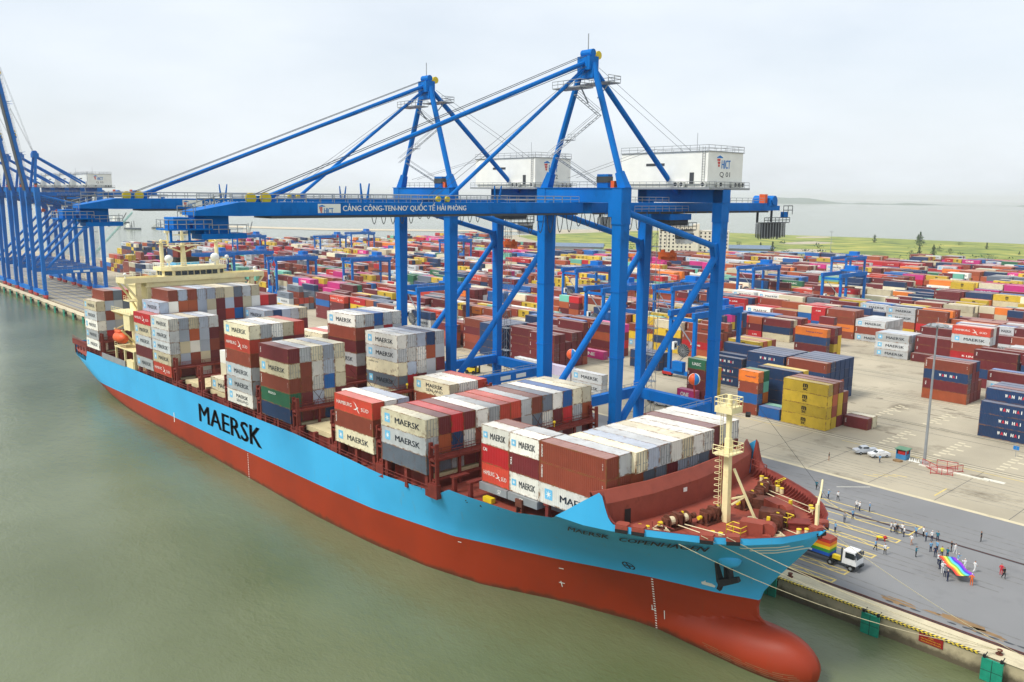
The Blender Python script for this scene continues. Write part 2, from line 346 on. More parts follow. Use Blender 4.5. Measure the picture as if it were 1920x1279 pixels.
# crane rail channel and asphalt apron
ra = MB(); ra.box(-900, 300, 114.4, 115.0, QZ+0.002, QZ+0.03, 0)
ra.box(-900, 300, 114.62, 114.72, QZ+0.03, QZ+0.09, 1); ra.box(-900, 300, 114.85, 114.99, QZ+0.03, QZ+0.12, 0)
setting(ra.build('crane_rail', [M_WINCH, M_DGREY]))
r2 = MB(); r2.box(-900, 300, 144.2, 144.9, QZ+0.006, QZ+0.016, 0); r2.box(-900, 300, 144.5, 144.6, QZ+0.016, QZ+0.07, 1)
setting(r2.build('crane_rail', [M_DGREY, M_WINCH]))
ap = MB(); ap.add([(-900,115.0,QZ+0.005),(300,115.0,QZ+0.005),(300,162.3,QZ+0.005),(-900,162.3,QZ+0.005)], [(0,1,2,3)])
setting(ap.build('apron_road', M_ASPH))
kb = MB(); kb.box(-900, 300, 162.3, 163.4, QZ+0.004, QZ+0.03)
setting(kb.build('drain_strip', M_COPE))
# painted lane boxes: outline and zigzag hatching
def marking(name, mb, m): return setting(mb.build(name, m))
for j, (y0, y1) in enumerate([(115.3,116.9),(119.3,121.1),(123.8,125.6),(128.4,130.2),(133.2,134.9),(137.5,139.4),(142.5,148.3)]):
    mk = MB(); z0, z1 = QZ+0.0135, QZ+0.0165; x1 = -54.8; wd = 0.3
    mk.box(-640, x1, y0, y0+wd, z0, z1); mk.box(-640, x1, y1-wd, y1, z0, z1); mk.box(x1-wd, x1, y0+wd, y1-wd, z0, z1)
    st_ = 2.4 if y1-y0 < 3 else 9.0
    x = x1-0.3; k = 0
    while x > -300:
        a, b_ = (y0+wd, y1-wd) if k % 2 else (y1-wd, y0+wd)
        mk.add([(x,a,z0+.004),(x-wd*1.3,a,z0+.004),(x-st_-wd*1.3,b_,z0+.004),(x-st_,b_,z0+.004)], [(0,1,2,3)] if a > b_ else [(3,2,1,0)])
        x -= st_; k += 1
    if j == 6:
        mk.box(-640, x1-8, 145.4, 145.6, z0+0.001, z1+0.001)
    marking('lane_marking', mk, M_LYEL)
mk = MB()
for (x, y) in [(-73.6,168.2),(-72.4,169.9),(-71.0,171.4),(-69.6,172.8)]: mk.beam((x-1.4,y,QZ+.006),(x+1.4,y+.6,QZ+.006),.25,.006)
mk.beam((-60,166.3,QZ+.006),(-60,172.3,QZ+.006),.3,.006)
for k in range(9): mk.box(-330+k*60, -330+k*60+44, 188.6, 188.85, QZ+.004, QZ+.008)
marking('lane_marking', mk, M_LYEL)
mk = MB(); mk.beam((-75,156.5,QZ+.012),(-70.5,161.5,QZ+.012),.22,.006); mk.box(-57.5,-53.4,184.0,185.4,QZ+.004,QZ+.009)
mk.box(-70,-56,183.2,184.0,QZ+.003,QZ+.2)
marking('lane_marking', mk, M_LWHT)
# sandy stains left on the apron
random.seed(3)
for (x, y, rx, ry) in [(-45.5,116.9,2.6,.9),(-37.2,117.5,3.2,1.2),(-33.8,116.7,2.6,.9),(-41.0,117.2,1.2,.5)]:
    mb = MB(); pl = [(x+rx*math.cos(t*2*math.pi/22)*(0.75+.4*random.random()), y+ry*math.sin(t*2*math.pi/22)*(0.75+.4*random.random())) for t in range(22)]
    mb.add([(a, b_, QZ+.0075) for a, b_ in pl], [tuple(range(22))]); marking('sand_stain', mb, M_STAIN)
for k in range(9):
    x, y = -46.5+k*1.75+(0 if k < 3 else 3.2), 115.9+.05*k+.2*random.random(); mb = MB(); rx, ry = .5+.35*random.random(), .22
    mb.add([(x+rx*math.cos(t*.5236)*(0.7+.5*random.random()), y+ry*math.sin(t*.5236), QZ+.0155) for t in range(12)], [tuple(range(12))]); marking('dark_stain', mb, M_DGREY)
M_TYRE = mat('tyre_mark', lin(121, 120, 118), rough=.92, var=.25, scale=.7); M_TYRE2 = mat('tyre_mark_light', lin(160, 153, 137), rough=.92, var=.25, scale=.7)
random.seed(44)
def tyre_track(x0, y0, L, amp, m, zz, w_=.32):
    mb = MB(); n = 22; ph = random.uniform(0, 6)
    for off in (0, 1.9):
        P = []
        for k in range(n+1):
            x = x0+L*k/n; y = y0+off+amp*math.sin(k/n*3.1+ph); P += [(x, y-w_/2, zz), (x, y+w_/2, zz)]
        mb.add(P, [(2*k, 2*k+2, 2*k+3, 2*k+1) for k in range(n)])
    marking('tyre_mark', mb, m)
for k in range(9): tyre_track(random.uniform(-110, -50), 117.2+k*4.9, random.uniform(30, 80), random.uniform(.2, 1.1), M_TYRE, QZ+.0092)
for k in range(5): tyre_track(random.uniform(-150, -60), 165+k*4.6, random.uniform(40, 90), random.uniform(.2, 1.0), M_TYRE2, QZ+.0045)
for k, y in enumerate((212.4, 238.5, 243.0, 268.6, 272.4, 295.0, 299.0)): tyre_track(random.uniform(-160, -60), y, random.uniform(50, 90), random.uniform(.1, .4), M_TYRE2, QZ+.0045)
# hazard stripe on the quay edge
hz = MB(); k = 0; x = -62.0
while x < 10:
    if not (-33.2 < x < -27.6):
        hz.add([(x,110.76,QZ+.024),(x+.28,110.76,QZ+.024),(x+.48,111.22,QZ+.024),(x+.2,111.22,QZ+.024)], [(0,1,2,3)], 0)
        hz.add([(x,110.745,QZ-.14),(x+.28,110.745,QZ-.14),(x+.28,110.745,QZ+.02),(x,110.745,QZ+.02)], [(0,1,2,3)], 1)
        hz.add([(x+.28,110.745,QZ-.14),(x+.56,110.745,QZ-.14),(x+.56,110.745,QZ+.02),(x+.28,110.745,QZ+.02)], [(0,1,2,3)], 0)
        hz.add([(x+.28,110.76,QZ+.024),(x+.56,110.76,QZ+.024),(x+.76,111.22,QZ+.024),(x+.48,111.22,QZ+.024)], [(0,1,2,3)], 1)
    x += .56
marking('hazard_stripe', hz, [M_YEL, M_BLACK])
# yard runways for the gantry cranes, and rows of bearing pads between them
BLOCKS = [193.0, 218.5, 249.0, 276.0] + [303.5+27.5*k for k in range(20)]
rw = MB()
for y0 in BLOCKS[:14]:
    for yy in (y0-3.0, y0+22.6):
        for d in (0.0, 1.5): rw.box(-860, 250, yy+d, yy+d+.28, QZ+.004, QZ+.012)
marking('gantry_runway', rw, M_PAD)
dk = MB()
for y0 in BLOCKS[:8]:
    for yy in (y0-2.0, y0-0.6, y0+18.3, y0+23.4): dk.box(-600, 250, yy, yy+.16, QZ+.003, QZ+.009)
for x in range(-150, 0, 13): dk.box(x, x+.1, 163.5, 189.5, QZ+.003, QZ+.009)
for y in (172.0, 180.5): dk.box(-600, 250, y, y+.08, QZ+.003, QZ+.009)
random.seed(31)
for k in range(26):
    x, y = random.uniform(-150, -30), random.uniform(165, 245); rx, ry = random.uniform(.8, 3.5), random.uniform(.3, 1.1)
    dk.add([(x+rx*math.cos(t*.4488)*random.uniform(.6,1.1), y+ry*math.sin(t*.4488)*random.uniform(.6,1.1), QZ+.0048+.0001*k) for t in range(14)], [tuple(range(14))], 1)
marking('drain_line', dk, [M_DGREY, M_STAIN2])
pd = MB(); pd.box(-.8, .8, -.42, .42, 0, .012); pme = pd.mesh('bearing_pad', M_PAD)
padroot = setting(link('bearing_pads', None))
for bi, y0 in enumerate(BLOCKS[:3]):
    for xs in (-95.4, -82.9, -70.2, -57.4):
        for r in range(7):
            if bi == 0 and xs < -94 or (bi == 1 and xs > -71) or (bi == 2 and xs < -83): continue
            link('bearing_pad', pme, padroot, (xs+random.uniform(-.12, .12), y0+1.0+r*2.4+random.uniform(-.1, .1), QZ+.004), (0, 0, random.uniform(-.04, .04)))
            if r % 2: link('bearing_pad', pme, padroot, (xs+1.9, y0+1.6+r*2.4, QZ+.004))

# ---- grassland beyond the yard
def grass_material():
    m = bpy.data.materials.new('meadow'); m.use_nodes = True; t = m.node_tree; b = t.nodes['Principled BSDF']; b.inputs['Roughness'].default_value = 0.9
    N = t.nodes.new; K = t.links.new; g = N('ShaderNodeNewGeometry')
    n = N('ShaderNodeTexNoise'); n.inputs['Scale'].default_value = 0.028; n.inputs['Detail'].default_value = 9; n.inputs['Roughness'].default_value = 0.7
    mp = N('ShaderNodeMapping'); mp.inputs['Scale'].default_value = (0.6, 1.5, 1); K(g.outputs['Position'], mp.inputs['Vector']); K(mp.outputs[0], n.inputs['Vector'])
    cr = N('ShaderNodeValToRGB'); e = cr.color_ramp.elements
    e[0].position = 0.36; e[0].color = lin(76, 98, 44); e[1].position = 0.64; e[1].color = lin(176, 168, 82)
    x = e.new(0.5); x.color = lin(128, 140, 58)
    K(n.outputs['Fac'], cr.inputs['Fac']); K(cr.outputs[0], b.inputs['Base Color'])
    return m
gm = MB(); nx, ny = 70, 26; P = []
random.seed(11)
for j in range(ny+1):
    for i in range(nx+1):
        x = -880+1180*i/nx; v = j/ny
        yb = 1036+0.87*x if x > -520 else 584-(x+520)*0.62
        yf = np.interp(x, [-1010,-890,-690,-560,-355,300], [1069,1164,1189,1224,1239,1299])
        yb = max(yb, 560); y = yb+(yf-yb)*v
        z = QZ+.05+ (math.sin(v*math.pi)**.7)*(2.0+1.8*math.sin(x*.013+y*.006)+1.4*math.sin(x*.041+1.7)*math.sin(y*.02)+random.uniform(0, .5))*min(1, max(.25, (x+900)/400))
        P.append((x, y, z))
gm.add(P, [(j*(nx+1)+i, j*(nx+1)+i+1, (j+1)*(nx+1)+i+1, (j+1)*(nx+1)+i) for j in range(ny) for i in range(nx)])
setting(gm.build('grassland', grass_material(), smooth=True))
sb = MB(); sb.add([(-1500,560,.25),(-1210,700,.3),(-1010,950,.3),(-1040,985,.3),(-1260,745,.3),(-1560,600,.25)], [(0,1,2,3,4,5)])
setting(sb.build('sandbar', mat('sand', lin(196, 184, 160), rough=.95)))
# low hills across the bay
hl = MB(); P = []; nh = 60
for i in range(nh+1):
    x = -5200+6200*i/nh; h = max(0, 36*math.sin(i*.21+.6)+26*math.sin(i*.53)+24*math.sin(i*1.3)*.5+6)
    P += [(x, 9300+.2*x, -1), (x, 9350+.2*x, h+2), (x, 9900+.2*x, -1)]
hl.add(P, [(i*3+a, i*3+3+a, i*3+4+a, i*3+1+a) for i in range(nh) for a in (0, 1)])
setting(hl.build('hills', mat('far_hill', lin(96, 112, 104), rough=.95), smooth=True))
# ================================================================== containers
PAL = dict(W=(232,229,218), G=(190,193,193), L=(172,182,196), C=(224,215,184), E=(204,193,162), B=(136,64,46), O=(166,82,48), M=(108,38,42),
           R=(184,34,40), K=(198,70,52), N=(30,58,96), U=(26,96,164), T=(112,186,162), D=(44,108,76), S=(104,114,126), Y=(206,174,52),
           P=(196,46,124), A=(224,122,44), V=(206,196,222))
CNAME = dict(W='white', G='light grey', L='pale blue', C='cream', E='beige', B='brown', O='rust-brown', M='maroon', R='red', K='coral red',
             N='navy', U='bright blue', T='pale green', D='dark green', S='slate grey', Y='yellow', P='pink', A='orange', V='lilac')
WID = 2.438
def container_mesh(L, H, plain_end):
    b = MB(); hx, hy = L/2, WID/2; f = 0.17; d = 0.045
    def panel(o, du, dv, n, out, lo, hi, p, depth):
        """corrugated sheet: o origin, du along, dv up, out normal"""
        o, du, dv, out = map(Vector, (o, du, dv, out)); P = []
        cnt = max(2, int(round((hi-lo)/p))); st_ = (hi-lo)/cnt
        us = []
        for k in range(cnt):
            a = lo+k*st_; us += [(a, 0), (a+st_*.3, 0), (a+st_*.5, 1), (a+st_*.8, 1)]
        us.append((hi, 0))
        for u, h in us:
            for v in (0, 1): P.append(o+du*u+dv*(v*n)-out*(d+depth*(1-h)-depth))
        b.add(P, [(2*i, 2*i+2, 2*i+3, 2*i+1) for i in range(len(us)-1)], 0)
    # outer frame: four corner posts, rails and end sills
    for sx in (-1, 1):
        for sy in (-1, 1):
            b.box(min(sx*hx, sx*(hx-f)), max(sx*hx, sx*(hx-f)), min(sy*hy, sy*(hy-f)), max(sy*hy, sy*(hy-f)), 0, H, 1)
    for sy in (-1, 1):
        for z0, z1 in ((0.0, .16), (H-.12, H)):
            b.box(-hx+f, hx-f, min(sy*hy, sy*(hy-.1)), max(sy*hy, sy*(hy-.1)), z0, z1, 1)
    for sx in (-1, 1):
        for z0, z1 in ((0.0, .16), (H-.14, H)):
            b.box(min(sx*hx, sx*(hx-.1)), max(sx*hx, sx*(hx-.1)), -hy+f, hy-f, z0, z1, 1)
    # panels
    panel((0, -hy, .16), (1,0,0), (0,0,1), H-.28, (0,-1,0), -hx+f, hx-f, .36, .045)
    panel((0, hy, .16), (-1,0,0), (0,0,1), H-.28, (0,1,0), -hx+f, hx-f, .36, .045)
    panel((-hx, 0, .16), (0,-1,0), (0,0,1), H-.3, (-1,0,0), -hy+f, hy-f, .42, .02)
    if plain_end: panel((hx, 0, .16), (0,1,0), (0,0,1), H-.3, (1,0,0), -hy+f, hy-f, .42, .02)
    else: b.add([(hx-.1,-hy+f,.16),(hx-.1,hy-f,.16),(hx-.1,hy-f,H-.14),(hx-.1,-hy+f,H-.14)], [(0,1,2,3)], 0)
    n = int(L/.75); st_ = (L-.2)/n
    P = []
    for k in range(n):
        a = -hx+.1+k*st_
        for u, h in ((a, -.05), (a+st_*.55, -.05), (a+st_*.62, -.02), (a+st_*.93, -.02)): P += [(u, -hy+.1, H+h), (u, hy-.1, H+h)]
    P += [(hx-.1, -hy+.1, H-.05), (hx-.1, hy-.1, H-.05)]
    b.add(P, [(2*i, 2*i+2, 2*i+3, 2*i+1) for i in range(len(P)//2-1)], 2)
    b.add([(-hx,-hy,.02),(hx,-hy,.02),(hx,hy,.02),(-hx,hy,.02)], [(3,2,1,0)], 1)
    return b.mesh('shipping_container', [M_CONT, M_FRAME, M_ROOF])
def door_mesh(H):
    b = MB(); w2 = WID/2-.19
    b.box(-.05, .0, 0, w2, .18, H-.16, 0)
    for k in range(4): z = .3+k*(H-.6)/4; b.box(.0, .018, .08, w2-.08, z+.12, z+(H-.6)/4-.05, 0)
    for y in (.28, w2-.22): b.tube((.06, y, .12), (.06, y, H-.1), .035, 5, 1); b.box(.02, .1, y-.02, y+.32, 1.15, 1.21, 1)
    return b.mesh('door', [M_CONT, M_GREY])
_cm = {}
def cmesh(L, H, plain):
    k = (round(L, 2), round(H, 2), plain)
    if k not in _cm: _cm[k] = container_mesh(L, H, plain)
    return _cm[k]
_dm = {}
def fit_text(s_, width, height, m, bold=0.02):
    key = ('fit', s_, width, height, m.name)
    if key in _txt: return _txt[key]
    src = text_mesh(s_, height, bold, m).copy(); co = np.zeros(len(src.vertices)*3); src.vertices.foreach_get('co', co); co = co.reshape(-1, 3)
    co[:, 0] *= width/(co[:, 0].max()-co[:, 0].min()); co[:, 2] *= height/(co[:, 2].max()-co[:, 2].min())
    src.vertices.foreach_set('co', co.ravel()); src.update(); _txt[key] = src; return src
def emblem_mesh():
    if 'star' in _txt: return _txt['star']
    b = MB(); b.add([(-.8,0,-.8),(.8,0,-.8),(.8,0,.8),(-.8,0,.8)], [(0,1,2,3)], 0)
    P = []
    for k in range(14):
        r = .66 if k % 2 == 0 else .2; t = math.pi/2+k*math.pi/7; P.append((r*math.cos(t), -.006, r*math.sin(t)))
    b.add(P, [tuple(range(14))], 1); _txt['star'] = b.mesh('star_emblem', [M_SKYT, M_WHITE]); return _txt['star']
def bird_mesh():
    if 'bird' in _txt: return _txt['bird']
    b = MB()
    for poly in ([(-1.0,.95),(-.35,.55),(.1,-.05),(.55,-.75),(1.1,-1.0),(.62,-.55),(.3,-.05),(-.1,.55)], [(-.95,-.45),(-.2,-.28),(.25,.1),(.75,.0),(.35,-.18),(-.1,-.5)]):
        b.add([(x, 0, z) for x, z in poly], [tuple(range(len(poly)))])
    _txt['bird'] = b.mesh('bird_emblem', M_WHITE); return _txt['bird']
M_MSCT = mat('dark_lettering', lin(40, 34, 22), rough=.6, var=.1)
M_REDT = mat('red_lettering', lin(206, 40, 50), rough=.6, var=.1)
M_HLT = mat('hapag_lettering', lin(36, 44, 110), rough=.6, var=.1)
def marks(code, L, H):
    """lettering for the seaward side: list of (part name, mesh, x, z, rotation about y)"""
    r = []; s = L/12.19; c = H*.5
    if code == 'm':
        k = 1.0 if L > 8 else .62
        r += [('star_emblem', emblem_mesh(), -.35*L, c+.02, 0, k*.92), ('lettering', fit_text('MAERSK', .55*L, H*.33, M_NAVYT), .10*L, c-.02, 0, 1)]
    elif code == 's':
        r += [('star_emblem', emblem_mesh(), -.35*L, c+.25, 0, .9), ('lettering', fit_text('MAERSK', .46*L, .78, M_NAVYT), .09*L, c+.4, 0, 1),
              ('lettering', fit_text('SEALAND', .46*L, .55, M_DGREY, .01), .09*L, c-.55, 0, 1)]
    elif code == 'n': r += [('lettering', fit_text('MAERSK LINE', .3*L, .34, M_NAVYT, 0), -.26*L, H*.76, 0, 1)]
    elif code == 'h':
        r += [('lettering', fit_text('HAMBURG', .40*L, .66, M_WHITE, 0), -.23*L, c+.08, 0, 1), ('bird_emblem', bird_mesh(), .09*L, c-.05, 0, 1.0*min(1, s*1.2)),
              ('lettering', fit_text('SÜD', .19*L, .72, M_WHITE, 0), .31*L, c-.12, 0, 1)]
    elif code == 'M':
        r += [('lettering', fit_text('m', 1.35, .95, M_MSCT, .05), 0, c+.38, 0, 1), ('lettering', fit_text('sc', 1.25, .62, M_MSCT, .04), 0, c-.55, 0, 1)]
    elif code == 'w':
        for i, ch in enumerate('WAN HAI'):
            if ch != ' ': r.append(('lettering', fit_text(ch, .2 if ch == 'I' else .6, .78, M_REDT if ch == 'A' else M_WHITE, .05), (-2.1+i*.74)*s+.6, c+.15, 0, 1))
    elif code == 'u': r += [('lettering', fit_text('UASC', .5*L, H*.30, M_WHITE, .03), 0, c+.05, 0, 1)]
    elif code == 'o': r += [('lettering', fit_text('ONE', .48*L, H*.42, M_WHITE, .03), -.06*L, c+.1, 0, 1)]
    elif code == 'l': r += [('lettering', fit_text('Hapag-Lloyd', .5*L, .5, M_HLT, .02), .1*L, c, 0, 1)]
    elif code == 'v': r += [('lettering', fit_text('FLORENS', 1.75, .3, M_WHITE, .02), -.455*L, c+.15, math.pi/2, 1), ('lettering', fit_text('4310', .9, .14, M_WHITE, 0), .45*L, c+.3, math.pi/2, 1)]
    elif code == 'x': r += [('lettering', fit_text('TEX', 1.2, .32, M_WHITE, .03), -.43*L, c+.2, math.pi/2, 1)]
    elif code == 'c': r += [('lettering', fit_text('CAI', .9, .5, M_WHITE, .03), -.36*L, H*.74, 0, 1)]
    elif code == 'k': r += [('lettering', fit_text('K LINE', .35*L, .6, M_WHITE, .02), 0, c, 0, 1)]
    elif code == 'p': r += [('lettering', fit_text('COSCO', .42*L, .7, M_NAVYT, .02), 0, c, 0, 1)]
    elif code == 'z': r += [('lettering', fit_text('FESCO', .25*L, .42, M_WHITE, .02), -.1*L, H*.72, 0, 1)]
    return r
CONTS = []        # every container: dict(mw, L, H, code, mark, label, deck)
TRIM = math.radians(1.34)
SHIP_M = Matrix.Translation((-100.4, 92.4, 7.66)) @ Matrix.Rotation(-TRIM, 4, 'Y')
def put(mw, L, H, c, mark, label, deck, rust=None, door=None):
    CONTS.append(dict(mw=mw, L=L, H=H, c=c, mark=mark, label=label, deck=deck, rust=rust, door=door))
# ---- containers on deck. each bay: bow-side end s, first row t, base u, length, {row: tiers from the bottom}
HC = 2.9; PIT = 2.49
random.seed(21)
def rnd(n): return ''.join(random.choice('MMMGGBBELWNSORK') for _ in range(n))
BAYS = [
 ('foremost bay', 33.6, -14.9, 9.8, 12.19, {0:'WBB',1:'MBG',2:'MOC',3:'MSL',4:'MSG',5:'MMW',6:'MLE',7:'MLW',8:'MSW',9:'MMM',10:'MMW',11:'MMW'}),
 ('short bay behind foremost', 21.35, -14.9, 9.85, 6.06, {0:'WMW',1:'MMG'}),
 ('second short bay behind foremost', 15.2, -14.9, 9.85, 6.06, {0:'KRW',1:'MMB'}),
 ('third bay from bow', .4, -18.65, 9.4, 12.19, {0:'SGC',1:'SOM',2:'GNR',3:'MWM',4:'MBW',5:'GMG',6:'RMK',7:'GMK',8:'MGG',9:'RSB',10:'WWS',11:'GMW',12:'MRU',13:'GGC',14:'MOC'}),
 ('fourth bay from bow', -14.35, -18.65, 9.5, 12.19, {0:'CBK',1:'GGW',2:'MWL'}),
 ('fifth bay from bow', -28.9, -18.65, 9.3, 12.19, {11:'BC',12:'MW',13:'GW',14:'BK'}),
 ('sixth bay from bow', -43.1, -18.65, 9.3, 12.19, {0:'NDBEM',1:'MMBBG',2:'MLWWC',3:'NEULL',4:'SMCCC',10:'CSCGW',11:'MRLWG',12:'GMWWL',13:'MGGON',14:'BWMGG'}),
 ('seventh bay from bow', -59.3, -18.65, 9.3, 12.19, {0:'WGGBKC',1:'MGGMOG',2:'MGBGSW',3:'MBGMME',4:'GMMBMK',10:'MMGMBW',11:'GMMGBG',12:'MGMBGU',13:'MMGGRG',14:'BMGMGW'}),
 ('eighth bay from bow', -74.0, -18.65, 9.3, 12.19, {1:'C',2:'CCW',10:'GMMC',11:'MMGK',12:'GMMW',13:'MBGC',14:'MMGW'}),
 ('ninth bay from bow', -88.8, -18.65, 9.3, 12.19, {11:'MGB',12:'GMG',13:'MBW',14:'MMK'}),
 ('tenth bay from bow', -103.7, -18.65, 9.4, 12.19, {0:'KEGGW',1:'MLELL',2:'MBWOE',3:'GELLL',4:'MMBMG',10:'MGMGL',11:'MMGMN',12:'GMMGL',13:'MGMMG',14:'GMGME'}),
 ('bay ahead of bridge', -116.3, -18.65, 9.4, 12.19, {0:'GMGER',1:'MGMGML',2:'MBGMRWB',3:'GMGMGOL',4:'MGMGMOB',5:'GMMGLLL',6:'MMGGWEL',7:'GMBMMME',8:'MGMGKLE',9:'GMMMUMS',10:'MGMGEEG',11:'GMGMGWE',12:'MMGMGR',13:'GMGMMM',14:'MGMG'}),
 ('bay aft of bridge', -160.3, -18.65, 9.4, 12.19, {0:'WGWGE',1:'MRLBLB',2:'MMGEGS',3:'GMGMSK',4:'MGMGMB',**{c:rnd(6) for c in range(5, 15)}}),
]
for bi, (bn, s1, t0, u0, L, rows) in enumerate(BAYS):
    for c, tiers in rows.items():
        for k, ch in enumerate(tiers):
            ln, sh = L, random.uniform(-.04, .04)
            if bi == 0 and 2 <= c <= 8 and k == 2: sh += .72
            if bi == 4 and c == 1: ln = 13.716
            if bi == 3 and c in (4, 5, 6) and k == 2: sh += .25
            mark = None
            first = c == min(rows) or (c == 10 and bi in (6, 7, 8, 10)) or (c == 11 and bi in (5, 9)) or (bi == 11 and c <= 2) or (bi == 12 and c <= 1)
            if first:
                if ch in 'WGECLS' : mark = 'm'
                if ch == 'K' or (ch == 'R' and bi == 11): mark = 'h'
                if ch == 'B': mark = 'v'
                if ch == 'M' and bi in (1, 6): mark = 'x'
                if ch == 'R' and bi == 2: mark = 'c'
                if ch == 'D': mark = 'z'
                if bi == 3 and k == 0: mark = None
                if (bi == 7 and c == 0 and k == 0) or (bi == 5 and ch == 'C'): mark = 's'
                if bi == 6 and c == 10 and k == 2: mark = 'n'
            side = 'seaward row' if c == min(rows) else ordn(c-min(rows)+1)+' row from sea' if c < 10 else ordn(max(rows)-c+1)+' row from quay'
            what = CNAME[ch]+' container'+(' with lettering' if mark in ('m', 's', 'n') else ' with bird emblem' if mark == 'h' else '')
            tier = 'top' if k == len(tiers)-1 else ordn(k+1)+' tier'
            lab = '%s, %s, %s, %s' % (what, tier, side, bn)
            rust = {'W': .5, 'C': .55, 'E': .6, 'G': .4, 'L': .35, 'S': .45}.get(ch, .22)
            if bi == 0 and c in (6, 7, 8) and k == 2: rust = 1.0
            if bi == 3 and k == 2 and c in (10, 13, 14): rust = .8
            mw = SHIP_M @ Matrix.Translation((s1-ln/2+sh, t0+WID/2+c*PIT, u0+k*2.9))
            put(mw, ln, HC-.01, ch, mark, lab, True, rust*random.uniform(.7, 1.2), ch in 'WGLEC' and random.random() < .6)
# ---- containers standing in the yard
random.seed(5)
BR = [('N', None, 4), ('M', 'x', 6), ('B', 'v', 5), ('O', None, 2), ('R', 'k', 1.6), ('Y', 'M', 2.6), ('T', None, 1.3), ('D', 'u', .7), ('G', 'm', 3), ('E', None, 1.5), ('W', 'm', 1.2), ('P', 'o', 1.5), ('U', None, 1.5), ('A', 'l', .35), ('S', 'p', 1), ('K', 'h', .8), ('C', None, .8)]
_bw = [b[2] for b in BR]; MARK_OF = {b[0]: b[1] for b in BR}; MARK_OF['N'] = None
TENS = {20:'twenty', 30:'thirty', 40:'forty', 50:'fifty', 60:'sixty', 70:'seventy'}
def ordw(n): return ordn(n) if n < 16 else {16:'sixteenth',17:'seventeenth',18:'eighteenth',19:'nineteenth',20:'twentieth',30:'thirtieth',40:'fortieth',50:'fiftieth',60:'sixtieth',70:'seventieth'}.get(n) or TENS[n//10*10]+'-'+ordn(n % 10)
def yard_stack(x1, y, tiers, L=12.19, where='', mk=None):
    for k, ch in enumerate(tiers):
        m_ = None if mk == '-' else MARK_OF.get(ch) if mk is None or (mk == 'w' and ch != 'N') else mk
        lab = '%s container, %s, %s' % (CNAME[ch], 'on top' if k == len(tiers)-1 else ordn(k+1)+' up', where)
        put(Matrix.Translation((x1-L/2, y+WID/2, QZ+.015+k*2.9)), L, HC-.01, ch, m_, lab, False, random.uniform(.05, .3), random.random() < .5)
TAKEN = []
def hand(bi, x1, rows, L=12.19, where='', mk={}):
    for r, t in rows.items():
        if t: yard_stack(x1, BLOCKS[bi]+r*2.75, t, L, where+', %s row back' % ordn(r+1), mk.get(r))
    TAKEN.append((bi, x1-L-.4, x1+.4))
hand(0, -96.5, {0:'YYYY',1:'YBOB',2:'MYYM',3:'MMB'}, where='yellow block nearest the apron', mk={1:'-',2:'-'})
hand(0, -109.2, {0:'U',1:'T'}, 6.06, 'single blue box beside the yellow block', {0:'-',1:'-'})
hand(0, -109.1, {3:'NNNN',4:'MMNY'}, 12.19, 'group behind the single blue box', {3:'-',4:'-'})
hand(0, -115.8, {0:'BUBA',1:'MATD'}, 6.06, 'narrow pile with orange top', {1:'-'})
hand(0, -135.6, {0:'P'}, 6.06, 'low pink box near the parked cars')
hand(0, -134.3, {1:'MMMD',2:'YMYY',3:'YYY'}, 6.06, 'pile with green top behind pink box', {2:'-',3:'-'})
hand(0, -191.4, {0:'MMMM',1:'MMMM',2:'MMM',3:'MMMM',4:'MBMM',5:'BMMMM'}, 12.19, 'maroon group behind the first crane')
hand(0, -204.1, {1:'MMMM',2:'MBMM',4:'MMBM',5:'BBMM'}, 12.19, 'maroon group next to navy block')
hand(0, -217.2, {0:'NNNN',1:'NNNN',2:'NNNN',3:'NNNN',4:'NNNN',5:'NNN'}, 12.19, 'navy block between the cranes')
hand(0, -230.0, {1:'BBMB',2:'OMBB',3:'MBOO',4:'BBOM'}, 12.19, 'brown group left of navy block')
hand(0, -243.5, {0:'BOM',2:'MMB',3:'NGM',4:'MOW'}, 12.19, 'mixed group under second crane')
hand(1, -110.3, {0:'NNNB',1:'NNNN',2:'NNNN',3:'NONN',4:'NNNN',5:'NNNN'}, 12.19, 'navy block with brown front box', {0:'v',1:'-',2:'-'})
hand(1, -123.3, {0:'NNNN',1:'NNNN',2:'NNNN',3:'NNNN',4:'NNNN'}, 12.19, 'lettered navy block', {0:'w'})
hand(1, -137.0, {0:'NNN',2:'NNN',3:'NNNN'}, 12.19, 'navy block under yard gantry', {0:'w'})
hand(1, -168.2, {0:'NN',1:'NN'}, 12.19, 'low navy pair by the runway')
hand(1, -58.2, {0:'NNN',1:'NNNN',2:'NNNM',3:'NNNN',4:'NNNN'}, 12.19, 'navy block at right edge', {0:'w',1:'w'})
hand(1, -45.6, {0:'NNN',1:'NNNN',2:'NNNN'}, 12.19, 'navy block beyond right edge', {0:'w',1:'w'})
hand(1, -192.4, {0:'P',2:'MMOM',3:'MMMM',4:'MRMP'}, 12.19, 'group with single pink box')
hand(2, -84.0, {0:'OMNB',1:'MMMM',2:'MMMN',3:'MB'}, 12.19, 'lone block behind the lamp mast', {0:'w'})
hand(2, -70.6, {5:'GGU',4:'GGM'}, 12.19, 'group behind right navy block')
hand(2, -150.0, {0:'YBY',1:'YYO',2:'YBY',3:'BYB'}, 12.19, 'yellow and brown group by the gantry')
hand(3, -80.2, {0:'MNMM',1:'MNM',2:'GNMM'}, 12.19, 'mixed group at right edge')
hand(3, -66.9, {0:'GGNM',1:'MGUM',2:'MMMM'}, 12.19, 'grey and blue group at right edge')
hand(3, -140.0, {0:'TMNA',2:'BYMM',3:'YYYM'}, 12.19, 'mixed group behind navy block')
hand(4, -123.2, {0:'GGG',1:'NGL',2:'RGG',3:'GGG'}, 12.19, 'pale lettered block beyond open pavement')
